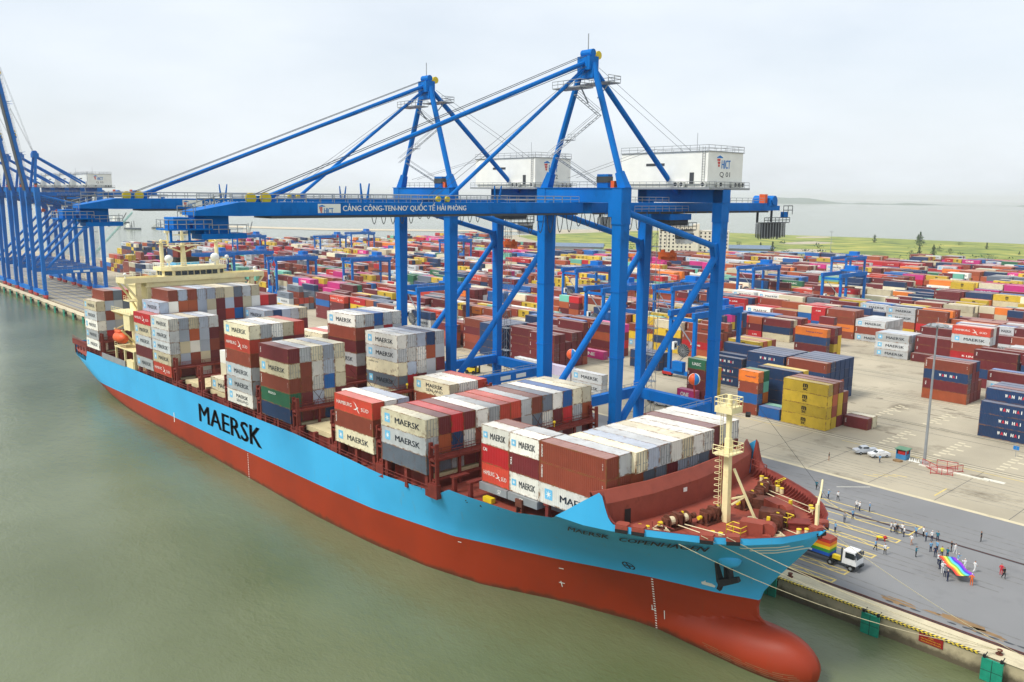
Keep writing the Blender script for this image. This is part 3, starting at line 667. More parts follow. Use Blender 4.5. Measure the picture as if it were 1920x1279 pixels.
hand(4, -110.0, {0:'M',1:'GMM',2:'MMM'}, 12.19, 'low maroon group by pale block')
hand(4, -97.0, {0:'ERBGK',1:'MRBGW',2:'MBBMM'}, 12.19, 'tall block with coral top')
hand(4, -153.0, {0:'AMA',1:'AOAM'}, 6.06, 'narrow orange and maroon pile', {1:'-'})
# row of boxes on the apron edge behind the first crane
yard_stack(-157.5, 178.6, 'GG', where='pair near the crane legs'); yard_stack(-170.1, 178.6, 'GV', where='pair with lilac banner')
yard_stack(-182.8, 178.6, 'GG', where='pair left of the lilac banner')
yard_stack(-90.0, 201.5, 'M', 6.06, 'short box beside the yellow block'); yard_stack(-90.0, 204.4, 'C', 6.06, 'short box beside the maroon one')
random.seed(17)
for bi, y0 in enumerate(BLOCKS):
    x = 60.0; main, h0 = random.choice('MBGN'), 4
    xmin = -840 if y0 < 240 else -800
    if bi <= 1: xmin = -655
    rm = random.uniform(.88, .98)
    while x > xmin:
        x1 = x; x -= 12.75
        lim = 985+.87*x1 if x1 > -520 else 532-(x1+520)*.55
        if y0+18 > lim or y0 < 200 and x1 > -250 or (bi == 1 and -190 < x1 < 60) or (bi in (2,) and x1 > -135): continue
        if bi == 3 and x1 > -172: continue
        if any(b == bi and not (x1 < a or x1-12.3 > c_) for b, a, c_ in TAKEN): continue
        if random.random() > rm: continue
        if bi <= 1 and x1 < -300 and (random.random() < .45): continue
        if random.random() < .55 or x1 > 40: main = random.choices(BR, _bw)[0][0]
        if random.random() < .4 or x1 > 40: h0 = random.choice((3, 3, 4, 4, 4)) if bi > 2 else random.choice((2, 3, 4, 4))
        near = 2 <= bi <= 7 and x1 > -175
        if near and main not in 'GMBRWE': main = random.choice('GMMBBRWG')
        two = random.random() < .18
        for r in range(6):
            h = max(0, h0-random.choice((0, 0, 0, 0, 1, 1, 2)))
            t = ''.join(main if random.random() < .5 else random.choice('MMBBGRMENNYBUOA') if near or random.random() < .3 else random.choices(BR, _bw)[0][0] for _ in range(h))
            wh = '%s row, %s slot from right, %s yard block' % ('front' if r == 0 else ordn(r+1), ordw(int((60-x1)/12.75)+1), ordw(bi+1))
            if not t: continue
            if two:
                yard_stack(x1, y0+r*2.75, t, 6.06, wh+' front half'); yard_stack(x1-6.2, y0+r*2.75, t[::-1], 6.06, wh+' rear half')
            else: yard_stack(x1, y0+r*2.75, t, 12.19, wh)
# ---- which boxes show largest from the quay side: depth buffer of their visible faces
def visible_counts():
    Wd, Hd = 720, 480; sc = Wd/1920.0; zb = np.full((Hd, Wd), 1e9); idb = np.full((Hd, Wd), -1, dtype=np.int32)
    FC = [(0,1,5,4), (1,2,6,5), (4,5,6,7)]
    for ci, c in enumerate(CONTS):
        hx, hy, H = c['L']/2, WID/2, c['H']
        P = np.array([[sx*hx, sy*hy, z] for z in (0, H) for sx, sy in ((-1,-1),(1,-1),(1,1),(-1,1))])
        Mx = np.array(c['mw']); Wp = P@Mx[:3, :3].T+Mx[:3, 3]-CAM
        zc = Wp@_F
        if zc.min() < 5: continue
        X = (960+FPX*(Wp@_R)/zc)*sc; Y = (639.5-FPX*(Wp@_U)/zc)*sc
        for f in FC:
            xs, ys, zs = X[list(f)], Y[list(f)], zc[list(f)]
            x0, x1, y0, y1 = int(max(0, xs.min())), int(min(Wd-1, xs.max()))+1, int(max(0, ys.min())), int(min(Hd-1, ys.max()))+1
            if x1 <= x0 or y1 <= y0: continue
            gx, gy = np.meshgrid(np.arange(x0, x1)+.5, np.arange(y0, y1)+.5); ins = np.ones(gx.shape, bool)
            ar = sum(xs[i]*ys[(i+1) % 4]-xs[(i+1) % 4]*ys[i] for i in range(4)); sg = 1 if ar > 0 else -1
            for i in range(4):
                j = (i+1) % 4; ins &= sg*((xs[j]-xs[i])*(gy-ys[i])-(ys[j]-ys[i])*(gx-xs[i])) >= 0
            if not ins.any(): continue
            z = zs.mean(); sub = zb[y0:y1, x0:x1]; up = ins & (z < sub); sub[up] = z; idb[y0:y1, x0:x1][up] = ci
    return np.bincount(idb[idb >= 0], minlength=len(CONTS))
vis = visible_counts()
order = np.argsort(-vis); single = set(int(i) for i in order[:320] if vis[i] > 0)
seen_lab = {}
stuffs = {True: MB(), False: MB()}; letters = {True: {}, False: {}}
MARGIN = .013
for i, c in enumerate(CONTS):
    rgb = PAL[c['c']]; j_ = random.uniform(.9, 1.08); col = lin(*[min(255, v*j_) for v in rgb])
    if i in single:
        door = bool(c['door'])
        o = link('shipping_container', cmesh(c['L'], c['H'], not door), None, mw=c['mw']); o.color = (*col[:3], c['rust'] or .1)
        lab = c['label']
        if lab in seen_lab: seen_lab[lab] += 1; lab += ', %s of two' % ordn(seen_lab[c['label']])
        else: seen_lab[lab] = 1
        tag(o, lab, 'container', 'containers stowed on the ship deck' if c['deck'] else 'containers stacked in the yard')
        if door:
            hk = round(c['H'], 2)
            if hk not in _dm: _dm[hk] = door_mesh(c['H'])
            for sg in (0, 1):
                d = link('door', _dm[hk], o, (c['L']/2-.04, 0, 0)); d.color = o.color
                if sg: d.scale = (1, -1, 1)
        for nm, me, x, z, ry, k in (marks(c['mark'], c['L'], c['H']) if c['mark'] else []):
            link(nm, me, o, (x, -WID/2-MARGIN, z), (0, ry, 0)).scale = (k, 1, k)
    else:
        b = stuffs[c['deck']]; b.ccol = col; M_ = c['mw']; hx, hy, H = c['L']/2, WID/2, c['H']
        P = [M_ @ Vector((sx*hx, sy*hy, z)) for z in (0.02, H) for sx, sy in ((-1,-1),(1,-1),(1,1),(-1,1))]
        b.add(P, [(0,1,5,4), (1,2,6,5), (2,3,7,6), (3,0,4,7)]); b.ccol = tuple(.74*v+.26*f for v, f in zip(col[:3], (.66,.62,.58)))+(1,); b.add(P, [(4,5,6,7)])
        if c['mark'] and vis[i] >= 6 and (c['mark'] in 'mMvx' or i % 2):
            for nm, me, x, z, ry, k in marks(c['mark'], c['L'], c['H']):
                T = M_ @ Matrix.Translation((x, -hy-.02, z)) @ Matrix.Rotation(ry, 4, 'Y') @ Matrix.Diagonal((k, 1, k, 1))
                for mi, mm in enumerate(me.materials):
                    lb = letters[c['deck']].setdefault(mm.name, (MB(), mm))[0]
                    lb.add([T @ v.co for v in me.vertices], [tuple(p.vertices) for p in me.polygons if p.material_index == mi])
for deck, b in stuffs.items():
    o = b.build('container_stacks', M_STACK)
    tag(o, 'rest of the deck cargo packed behind the outer boxes' if deck else 'mass of stacked coloured containers filling the yard behind', 'containers', kind='stuff')
    for lb, mm in letters[deck].values():
        e = lb.build('lettering', mm, o); e['kind'] = 'stuff'
# ---- hull form: half breadth at station s and height u above the paint line
_I = np.interp
def stem_s(u):
    if u < -3.5: return 50+5.7*math.sqrt(max(0, 1-(abs(u+7.2)/3.72)**2))
    return float(_I(u, [-3.5,-3.1,-1.3,.8,3.7,7.9,11.3,12.2,20], [48.6,47.3,46.8,47.5,49.6,53.0,55.4,56.0,56.0]))
def stern_s(u): return float(_I(u, [-10.5,-8,-4.2,-2.5,.7,4.2,9], [-165,-172,-182,-188,-196,-199,-199.5]))
def _bp(d): return float(_I(d, [0,5.1,14.1,27.2,44,62.7,77], [.25,2.4,5.1,10.2,15.7,18.2,18.65]))
def _bd(d): return float(_I(d, [0,.9,1.9,4.4,7.9,11.9,15.1,18.4,22,29], [.3,3.0,5.6,8.9,11.9,14.2,15.9,17.3,18.3,18.65]))
def hb(s, u):
    if s < -90:
        s0 = float(_I(u, [-10.5,-8,-4.2,-2.5,.7,4.2,8], [-90,-105,-132,-146,-163,-174,-176])); se = stern_s(u)
        if s >= s0: return 18.65
        k = min(1, (s0-s)/(s0-se)); low = 18.65*max(0.0, 1-k**2.2)**.6
        top = float(_I(s, [-200,-195,-188,-176], [14.5,16.2,17.6,18.65])); m = min(1, max(0, (u-.7)/3.5))
        return max(.05, low+(top-low)*m)
    u = min(u, 10.5); d = stem_s(u)-s
    if u >= -.4:
        k = min(1, (u+.4)/10.9); return _bp(d)+(_bd(d)-_bp(d))*k**1.4
    k = min(1, (-.4-u)/7.6); b0 = _bp(max(0, 46.9-s)) if s < 46.9 else 0.0
    b8 = float(_I(s, [-35,-17,-3.9,6.8,17.9,30,40,46], [18.65,17.6,15.9,13.3,8.3,4.2,2.4,.3]))
    body = b0+(b8-b0)*k if s < 47 else 0.0
    if s > 20:
        av = 3.72 if s < 50 else 3.72*math.sqrt(max(0, 1-((s-50)/5.7)**2))
        wd = 3.75*math.sqrt(max(0, 1-((max(s, 46)-46)/9.75)**2))*min(1, (s-20)/8)
        if abs(u+7.2) < av: body = max(body, wd*math.sqrt(1-((u+7.2)/av)**2))
        elif u < -7.2 and s < 50: body = max(body, wd)
    return max(body, .04)
def u_top(s): return float(_I(s, [-200,-197.2,-196.8,-174.6,-174,-40,-20,-14,2.2,4.9,18.9,27,35.1,35.5,35.9,36.3,37,56], [7.6,7.6,4.6,4.6,7.8,7.7,6.9,6.5,6.7,8.1,7.9,9.7,15.2,14.6,12.9,12.0,11.4,11.3]))
# ================================================================== the ship
ship = tag(link('container_ship', None, None, mw=SHIP_M), 'long sky-blue and red container ship moored along the quay', 'ship')
sts = [-199.5+2.2*k for k in range(24)]+[-146+8*k for k in range(15)]+[-28+3*k for k in range(10)]+[1+.8*k for k in range(40)]+[33+.4*k for k in range(60)]
sts = sorted(set(round(x, 2) for x in sts if x < 56.4)); s_lo, s_hi = sts[0], sts[-1]
fr = [(x-s_lo)/(s_hi-s_lo) for x in sts]; NS = len(fr)
LV = [-10.5,-9.4,-8.6,-7.9,-7.2,-6.5,-5.8,-5.2,-4.7,-4.3,-3.95,-3.7,-3.55,-3.4,-2.6,-1.5,-.4,.8,2,3.2,4.5]
TOPK = [.17,.33,.5,.67,.83,1.0,1.25,1.5,2.0]
hm = MB(); rows = []
def s_at(base, u):
    if base > 30: return 30+(base-30)*(stem_s(u)-30)/(s_hi-30)
    if base < -150: return -150+(base+150)*(stern_s(u)+150)/(s_lo+150)
    return base
def level_pts(i):
    if i < len(LV): return [(s_at(b_, LV[i]), LV[i]) for b_ in sts]
    k = TOPK[i-len(LV)]; r = []
    for b_ in sts:
        ut = u_top(b_-.25 if b_ > 40 else b_); uk = min(10.5, ut); u = 4.5+(uk-4.5)*min(1, k) if k <= 1 else uk+max(.0005*(k-1), ut-uk)*(k-1)
        r.append((s_at(b_, u), u))
    return r
NL = len(LV)+len(TOPK)
for i in range(NL): rows.append([(s, hb(s, u), u) for s, u in level_pts(i)])
V = []
for r in rows: V += [(s, -b_, u) for s, b_, u in r]
for r in rows: V += [(s, b_, u) for s, b_, u in r]
o2 = NL*NS; Fs, Fm = [], []
for i in range(NL-1):
    red = 1 if (i+1 < len(LV) and LV[i+1] <= -.4) else 0
    for j in range(NS-1):
        Fs.append((i*NS+j, i*NS+j+1, (i+1)*NS+j+1, (i+1)*NS+j)); Fm.append(red)
        Fs.append((o2+i*NS+j+1, o2+i*NS+j, o2+(i+1)*NS+j, o2+(i+1)*NS+j+1)); Fm.append(red)
    Fs.append((i*NS, (i+1)*NS, o2+(i+1)*NS, o2+i*NS)); Fm.append(red)
    Fs.append((i*NS+NS-1, o2+i*NS+NS-1, o2+(i+1)*NS+NS-1, (i+1)*NS+NS-1)); Fm.append(red)
hm.add(V, Fs); hm.m = Fm
hull = hm.build('hull', [M_HULLB, M_HULLR], ship, smooth=True); hull.data.set_sharp_from_angle(angle=math.radians(22))
# inner plating of bulwarks
ib = MB(); P = []; us = [s for s in sts if s > 34.9 and s < 55.2]
def inner(sgn):
    P = []
    for s in us:
        ut = u_top(s); b_ = max(.02, hb(min(s, stem_s(ut)-.05), min(ut, 11.3))-.22); b2 = max(.02, hb(min(s, stem_s(9.6)-.05), 9.6)-.22)
        P += [(s, sgn*b2, 10.14), (s, sgn*b_, ut-.01)]
    ib.add(P, [(2*k, 2*k+2, 2*k+3, 2*k+1) if sgn > 0 else (2*k+2, 2*k, 2*k+1, 2*k+3) for k in range(len(us)-1)])
    cap = []
    for s in us:
        ut = u_top(s); b_ = hb(min(s, stem_s(ut)-.05), min(ut, 11.3)); cap += [(s, sgn*(b_+.04), ut+.02), (s, sgn*max(.0, b_-.32), ut+.02)]
    ib.add(cap, [(2*k, 2*k+2, 2*k+3, 2*k+1) for k in range(len(us)-1)])
inner(1); inner(-1); ib.build('bulwark', M_STEELR, ship)
brk = MB(); brk.add([(-.05,0,0),(-.05,-1.5,0),(-.05,0,1.15),(.05,0,0),(.05,-1.5,0),(.05,0,1.15)], [(0,1,2),(5,4,3),(0,3,4,1),(1,4,5,2)])
bme = brk.mesh('bulwark_bracket', M_STEELR)
for k in range(30):
    s = 36.6+k*.62
    if s > stem_s(9.6)-.6: break
    b_ = hb(s, 9.9)-.2; sl = math.atan2(hb(s+.2, 9.9)-hb(s-.2, 9.9), .4)
    link('bulwark_bracket', bme, ship, (s, b_, 10.16), (0, 0, sl))
# decks
fd = MB(); us = [s for s in sts if 34 <= s < stem_s(9.6)-.1]; P = []
for s in us: b_ = hb(s, 9.6)-.05; P += [(s, -b_, 10.16), (s, b_, 10.16)]
fd.add(P, [(2*k, 2*k+2, 2*k+3, 2*k+1) for k in range(len(us)-1)]); fd.build('forecastle_deck', M_DECK, ship)
md = MB(); us = [-198,-195,-188,-176,-150,-100,-30,0,10,20,28,34.5]; P = []
for s in us: b_ = hb(s, 5.9)-.3; P += [(s, -b_, 5.9), (s, b_, 5.9)]
md.add(P, [(2*k, 2*k+2, 2*k+3, 2*k+1) for k in range(len(us)-1)])
us = [1.2,5,10,15,20,25,30,34.4]; P = []
for s in us: b_ = hb(s, 7.2)-.4; P += [(s, -b_, 7.2), (s, b_, 7.2)]
md.add(P, [(2*k, 2*k+2, 2*k+3, 2*k+1) for k in range(len(us)-1)])
b1_, b2_ = hb(34.4, 7.2)-.4, hb(34.4, 9.5)-.4; md.add([(34.4,-b1_,7.2),(34.4,b1_,7.2),(34.4,b2_,9.56),(34.4,-b2_,9.56)], [(3,2,1,0)])
md.build('main_deck', M_DECK, ship)
sd_ = MB(); sd_.box(-198.4, -175, -13.6, 13.6, 4.2, 4.35); sd_.box(-175, -174.7, -18.2, 18.2, 4.3, 9.2); sd_.box(-197.8, -197.4, -13.8, 13.8, 4.3, 7.4)
for k in range(7): sd_.box(-195.5+k*3.1, -195.2+k*3.1, -16.2, -15.9, 4.3, 7.4)
sd_.box(-197, -174, -16.4, -15.9, 7.3, 9.0)
sd_.build('mooring_deck', M_STEELR, ship)
rb = MB()
rb.rail([(-197, -16.3, 9.0), (-175, -18.3, 9.2), (-174.5, -18.35, 7.8)], gap=2.2, r=.05)
rb.rail([(-173.5, -18.4, 7.7), (-136, -18.4, 7.7)], gap=2.5, r=.05); rb.rail([(-128, -18.4, 7.7), (-45, -18.4, 7.7), (-16, -18.4, 6.6), (1, -18.4, 6.6)], gap=2.5, r=.05)
rb.rail([(-173, 18.4, 7.7), (-10, 18.4, 6.6)], gap=4, r=.06)
rb.build('deck_rail', M_STEELR, ship)
# breakwater in front of the deck cargo: sloping top flange on a plated wall
bw = MB(); pl = [(34.6,-17.9),(35.3,-15.5),(36.6,-9),(37.1,0),(36.6,9),(35.3,15.5),(34.4,17.6)]
def bww(dx, z):
    return [(s+dx, max(-1, min(1, t/(hb(s+dx, z)-.25)))*(hb(s+dx, z)-.25) if abs(t) > 9 else t, z) for s, t in pl]
A_, B_, C_, D_ = bww(0, 10.1), bww(0, 13.4), bww(-.9, 14.9), bww(-1.1, 14.9)
E_ = bww(-1.1, 9.5); n = len(pl); bw.add(A_+B_+C_+D_+E_, [(r*n+k, r*n+k+1, (r+1)*n+k+1, (r+1)*n+k) for r in range(4) for k in range(n-1)])
bw.build('breakwater', M_DECK, ship)
dr = MB(); dr.add([(35.75,-13.7,10.2),(35.98,-12.8,10.2),(35.98,-12.8,12.2),(35.75,-13.7,12.2)], [(0,1,2,3)]); dr.build('doorway', M_BLACK, ship)
pl_ = MB(); pl_.add([(37.0,-3.2,12.3),(37.1,-2.5,12.3),(37.1,-2.5,12.9),(37.0,-3.2,12.9)], [(0,1,2,3)]); pl_.build('notice_plate', M_WHITE, ship)
# hatch covers, coamings and lashing bridges
for bi, (bn, s1, t0, u0, L, rws) in enumerate(BAYS):
    if bi == 2: continue
    hc = MB(); Lh = 12.2 if bi != 1 else 12.3; t_ = 16.2 if bi > 2 else 12.6
    hc.box(s1-Lh, s1, -t_+(.6 if bi < 3 else 0), t_-(.6 if bi < 3 else 0), 5.95 if bi > 2 else 7.3, 8.2, 0); hc.box(s1-Lh-.1, s1+.1, -t_-.25, t_+.25, 8.2, 9.15 if bi > 2 else 9.6, 1)
    for k in range(1, 4): hc.box(s1-Lh-.1, s1+.1, -t_+k*t_/2-.08, -t_+k*t_/2+.08, 9.15, 9.2 if bi > 2 else 9.64, 0)
    hc.build('hatch_cover', [M_STEELR, M_HATCH if bi != 0 else M_GREY], ship)
    if bi > 2:
        pd_ = MB(); pd_.box(-.35, .35, -.4, .4, 0, 3.3)
        twin('pedestal', ship, pd_, M_STEELR, [((s1-d, t, 5.9), 0) for d in (.6, 6.1, 11.6) for t in (-17.9, 17.9)])
for s in (1.5, -13.1, -27.7, -42.1, -57.3, -72.8, -87.4, -102.4, -159.5):
    far_only = s in (1.5,); lb = MB(); w2 = .7
    lb.box(s-w2, s+w2, -18.4, 18.4, 11.75, 12.15); lb.box(s-w2, s-w2+.12, -18.6, 18.6, 12.15, 12.4)
    lb.rail([(s-w2, -18.5, 12.15), (s-w2, 18.5, 12.15)], gap=2.49, r=.05); lb.rail([(s+w2, -18.5, 12.15), (s+w2, 18.5, 12.15)], gap=2.49, r=.05)
    lb.box(s-.3, s+.3, -18.2, 18.2, 8.6, 8.9)
    br = lb.build('lashing_bridge', M_STEELR, ship)
    ps = MB(); ps.box(-.22, .22, -.22, .22, 0, 5.9)
    for k in range(9): link('post', (ps.mesh('post', M_STEELR) if k == 0 else pm), br, (s, -17.4+k*4.35, 5.9)); pm = br.children[0].data
    tw = MB(); tw.box(-.9, -.55, -.3, .3, 0, 8.6); tw.box(.55, .9, -.3, .3, 0, 8.6)
    for z in (2.2, 5.0, 7.8): tw.box(-.55, .55, -.2, .2, z, z+.3)
    tw.box(-1.1, 1.1, -.45, .45, 0, 2.2)
    for t in (-18.0, 18.0): link('end_tower', tw.mesh('end_tower', M_STEELR), br, (s, t, 5.95))
    if s > -60:
        lp = MB(); lp.sphere((0,0,.25), .28, 8); lp.tube((0,0,-.6),(0,0,.1), .08, 5)
        for t in (-4.5, 7.3): link('yellow_marker', lp.mesh('yellow_marker', M_YEL), br, (s+.7, t, 13.3))
        for t in (-13.6, -8.6, -1.2, 3.8):
            rd = MB(); rd.tube((s-.6, t, 12.2), (s-1.0, t+2.2, 15.2), .05, 4); rd.tube((s-.6, t+2.2, 12.2), (s-1.0, t, 15.2), .05, 4); rd.build('lashing_rod', M_WINCH, br)
# grey pontoon ledge below the half-length boxes
lg = MB(); lg.box(9.0, 15.1, -15.3, -13.2, 8.65, 9.75); lg.box(15.3, 21.4, -15.3, -13.2, 8.65, 9.75); lg.build('hatch_ledge', M_GREY, ship)
link('lettering', fit_text('57', .7, .6, M_WHITE), ship, (13.5, -15.32, 9.2)); link('lettering', fit_text('59', .7, .6, M_WHITE), ship, (18.2, -15.32, 9.2))
for s in (4.6, 8.2, 22.8, 26.2, 29.6):
    gr = MB(); t = -(hb(s, 7.3)-1.2); gr.box(s-.3, s+.3, t-.3, t+.3, 7.2, 9.5); gr.box(s-.5, s+.5, t-.45, t+2.6, 9.5, 9.8); gr.build('deck_stanchion', M_STEELR, ship)
yb = MB(); yb.box(10.5, 12.4, -15.9, -15.1, 7.25, 8.0); yb.build('deck_chest', M_YEL, ship)
bb = MB(); bb.box(17.2, 18.6, -15.6, -14.7, 8.2, 9.3)
for a in (17.3, 18.4): bb.box(a, a+.12, -15.5, -14.8, 7.2, 8.2)
bb.build('control_box', M_WINCH, ship)
# deckhouse, wheelhouse, wings
dh = MB(); dh.box(-146, -131, -13.8, 13.8, 5.9, 31.0); dh.box(-146.5, -130.7, -14.2, 14.2, 29.6, 30.0); dh.build('deckhouse', M_CREAM, ship)
ph = MB(); ph.box(-.02, .04, -.22, .22, -.22, .22); pme_ = ph.mesh('porthole', M_GLASS)
for k in range(11): link('porthole', pme_, ship, (-130.96, -11.8+k*2.3, 29.0))
wg = MB(); wg.box(-137.5, -130.5, -19.6, 19.6, 30.9, 31.15); wg.box(-130.7, -130.5, -19.6, 19.6, 31.15, 32.3); wg.box(-137.5, -137.3, -19.6, 19.6, 31.15, 32.3)
for t in (-19.6, 19.35): wg.box(-137.3, -130.7, t, t+.25, 31.15, 32.3)
wg.build('bridge_wing', M_CREAM, ship)
for sg in (-1, 1):
    sp_ = MB()
    for s in (-131.2, -136.8):
        pts = [(19.4, 30.9), (18.6, 29.8), (16.8, 27.2), (15.2, 23.8), (14.0, 19.0)]
        for (t1, z1), (t2, z2) in zip(pts[:-1], pts[1:]): sp_.beam((s, sg*t1, z1), (s, sg*t2, z2), .35, 1.3, up=(0, sg, 1))
    sp_.box(-131.5, -130.8, sg*16-.6, sg*16+.6, 8, 30.9); sp_.build('wing_bracket', M_CREAM, ship)
wh = MB(); wh.prism([(-138,-8.8),(-132.8,-8.8),(-131.1,-6.8),(-130.7,0),(-131.1,6.8),(-132.8,8.8),(-138,8.8)], 31.15, 32.2)
wh.prism([(-138,-8.6),(-132.9,-8.6),(-131.3,-6.6),(-130.9,0),(-131.3,6.6),(-132.9,8.6),(-138,8.6)], 32.2, 33.7)
wh.prism([(-138.5,-9.3),(-132.6,-9.3),(-130.8,-7.0),(-130.3,0),(-130.8,7.0),(-132.6,9.3),(-138.5,9.3)], 33.7, 34.7)
wl_ = wh.build('wheelhouse', M_CREAM, ship)
gl = MB(); gl.box(-.02, .03, -.72, .72, -.55, .55); gme = gl.mesh('window', M_GLASS)
for k in range(9):
    t = -6.9+k*1.72; s = -130.9-.4*(t/6.6)**2 if abs(t) < 6.6 else -131.5
    link('window', gme, wl_, (s+.06, t, 32.95), (0, 0, math.atan2(.8*t/43.6, 1)))
for sg in (-1, 1): link('window', gme, wl_, (-132.15, sg*7.7, 32.95), (0, 0, sg*.67)); link('window', gme, wl_, (-134.5, sg*8.66, 32.95), (0, 0, sg*math.pi/2)); link('window', gme, wl_, (-136.4, sg*8.66, 32.95), (0, 0, sg*math.pi/2))
tr = MB(); tr.rail([(-138.3,-9.1,34.7),(-132.6,-9.1,34.7),(-130.9,-6.9,34.7),(-130.5,0,34.7),(-130.9,6.9,34.7),(-132.6,9.1,34.7),(-138.3,9.1,34.7)], gap=1.6, r=.05)
tr.rail([(-137.4,-19.4,32.3),(-137.4,-9,32.3)], gap=2, r=.04)
tr.build('monkey_island_rail', M_WHITE, ship)
ma = MB(); ma.beam((-134,-2.4,34.7),(-134,-2.4,44.5),1.3,1.3,w2=.5,h2=.5); ma.prism([(-135.4,-7),(-132.8,-7),(-132.6,-2.4),(-132.8,2.2),(-135.4,2.2)], 40.3, 40.5)
ma.beam((-134,-6.2,39.9),(-134,-2.4,38.4),.3,.4); ma.beam((-134,1.4,39.9),(-134,-2.4,38.4),.3,.4)
ma.rail([(-132.8,-7,40.5),(-132.6,-2.4,40.5),(-132.8,2.2,40.5)], gap=1.6, r=.05)
ma.tube((-134,-6.4,40.5),(-134,-6.4,46.5),.22,6); ma.box(-134.6,-133.4,-7.1,-5.7,43.9,45.4); ma.box(-134.1,-133.9,-5,1.5,43.2,43.45); ma.box(-134.1,-133.9,0,4.6,41.9,42.1)
ma.tube((-134,-2.4,44.5),(-134,-2.4,49),.12,5)
for t in (-7.9, 7.6):
    ma.tube((-135,t,34.7),(-135,t,41.0),.55,7); ma.box(-135.8,-134.2,t-1.0,t+1.0,41,41.2); ma.sphere((-135,t,41.7),.5,8); ma.box(-135.05,-134.95,t-4.5 if t < 0 else t,t if t < 0 else t+4.5,41.4,41.46)
ma.build('signal_mast', M_CREAM, ship)
for t, r, z0, s in ((-6.6,1.15,34.7,-133.6),(6.4,1.25,34.7,-133.6),(9.9,.6,34.7,-133.6),(-18.9,.45,31.2,-132),(17.5,.5,31.2,-132)):
    ra_ = MB(); ra_.tube((s,t,z0),(s,t,z0+1.5),.3*min(1, r),6); ra_.sphere((s,t,z0+2.1),r,12); ra_.build('radome', M_WHITE, ship, smooth=True)
fu = MB(); fu.box(-155,-148,.6,7.6,24,34.9,0); fu.box(-155,-148,.58,7.62,34.9,36.3,1); fu.box(-153.6,-149.6,2.0,6.0,36.3,39.2,2)
for t in (2.8,4.0,5.2): fu.tube((-151.5,t,39.2),(-151.8,t,40.0),.4,8,2)
fu.build('funnel', [M_HULLB, M_BLACK, M_STEELR], ship)
# boat deck with lifeboat
bd = MB(); bd.box(-147,-131,-18.6,-13.8,22.3,22.6); bd.rail([(-147,-18.5,22.6),(-131,-18.5,22.6)], gap=2, r=.05); bd.box(-147,-131,-18.4,-13.8,12.3,12.6)
bd.rail([(-147,-18.3,12.6),(-138,-18.3,12.6)], gap=2, r=.05)
for s in (-131.6,-139,-146.4): bd.box(s-.25,s+.25,-18.4,-17.9,5.9,12.3); bd.beam((s,-14,19.5),(s,-18.2,22.3),.3,.5)
bd.box(-138,-133,-18.3,-13.9,18.0,22.3); bd.box(-136,-131.2,-18.5,-13.9,26.0,26.3); bd.rail([(-136,-18.4,26.3),(-131.2,-18.4,26.3)], gap=1.6, r=.05)
for s in (-145.5,-139.5): bd.beam((s,-14.2,12.6),(s,-18.5,17.6),.35,.5); bd.beam((s,-14.0,19),(s,-17.8,17.4),.3,.35)
bd.box(-137.0,-131.8,-18.6,-17.4,6.2,9.8)
bd.build('boat_deck', M_CREAM, ship)
lb_ = MB(); lb_.lathe([(.15,-4.1),(1.0,-3.6),(1.45,-2.2),(1.6,0),(1.5,2.2),(1.0,3.5),(.15,4.1)], 12, (0,0,0), axis='x'); lb_.box(-2.6,1.2,-.7,.7,1.2,2.0)
lf = lb_.build('lifeboat', M_ORANGE, ship, smooth=True); lf.location = (-142.5, -18.0, 15.2)
gw = MB(); gw.box(-158,-138,-18.75,-18.55,7.6,9.2); gw.build('gangway', M_GREY, ship)
# ---- forecastle outfit
mt = MB(); mb_ = Vector((45.3,-3.6,10.16))
mt.beam(mb_, mb_+Vector((0,0,11.0)), .84, .84, w2=.7, h2=.7); mt.beam(mb_+Vector((0,0,11)), mb_+Vector((0,0,15.2)), .52, .52)
mt.box(44.1,46.5,-5.2,-2.0,19.2,19.36); mt.box(43.9,46.4,-4.8,-2.4,24.5,25.3); mt.tube(mb_+Vector((0,0,15)), mb_+Vector((0,0,16.6)), .3, 8)
mt.rail([(44.1,-5.2,19.3),(46.5,-5.2,19.3),(46.5,-2.0,19.3),(44.1,-2.0,19.3)], gap=.9, r=.05); mt.rail([(43.9,-4.8,25.3),(46.4,-4.8,25.3),(46.4,-2.4,25.3),(43.9,-2.4,25.3),(43.9,-4.8,25.3)], gap=.9, r=.06)
mt.tube((46.0,-3.2,17.2),(48.6,-1.2,9.6),.2,6); mt.beam((45.9,-3.4,13.3),(47.2,-2.2,13.7),.2,.2); mt.beam((45.9,-3.4,12.5),(47.2,-2.2,13.7),.2,.2)
for dy in (-.25, .25): mt.tube((44.45,-3.9+dy,9.6),(44.45,-3.9+dy,24.6),.05,4)
for k in range(29): mt.tube((44.45,-4.15,10+k*.5),(44.45,-3.65,10+k*.5),.03,4)
for k in range(10):
    z = 12.4+k*.8; mt.path([(44.45,-4.2,z),(43.85,-4.3,z),(43.65,-3.9,z),(43.85,-3.5,z),(44.45,-3.6,z)], .035, 4)
mt.build('foremast', M_CREAM, ship).location = (-1.5, .2, 0)
bl = MB(); bl.tube((46.7,-2.1,25.2),(47.2,-1.9,25.2),.35,8); bl.build('foremast_light', M_BLACK, ship).location = (-1.5, .2, -1.0)
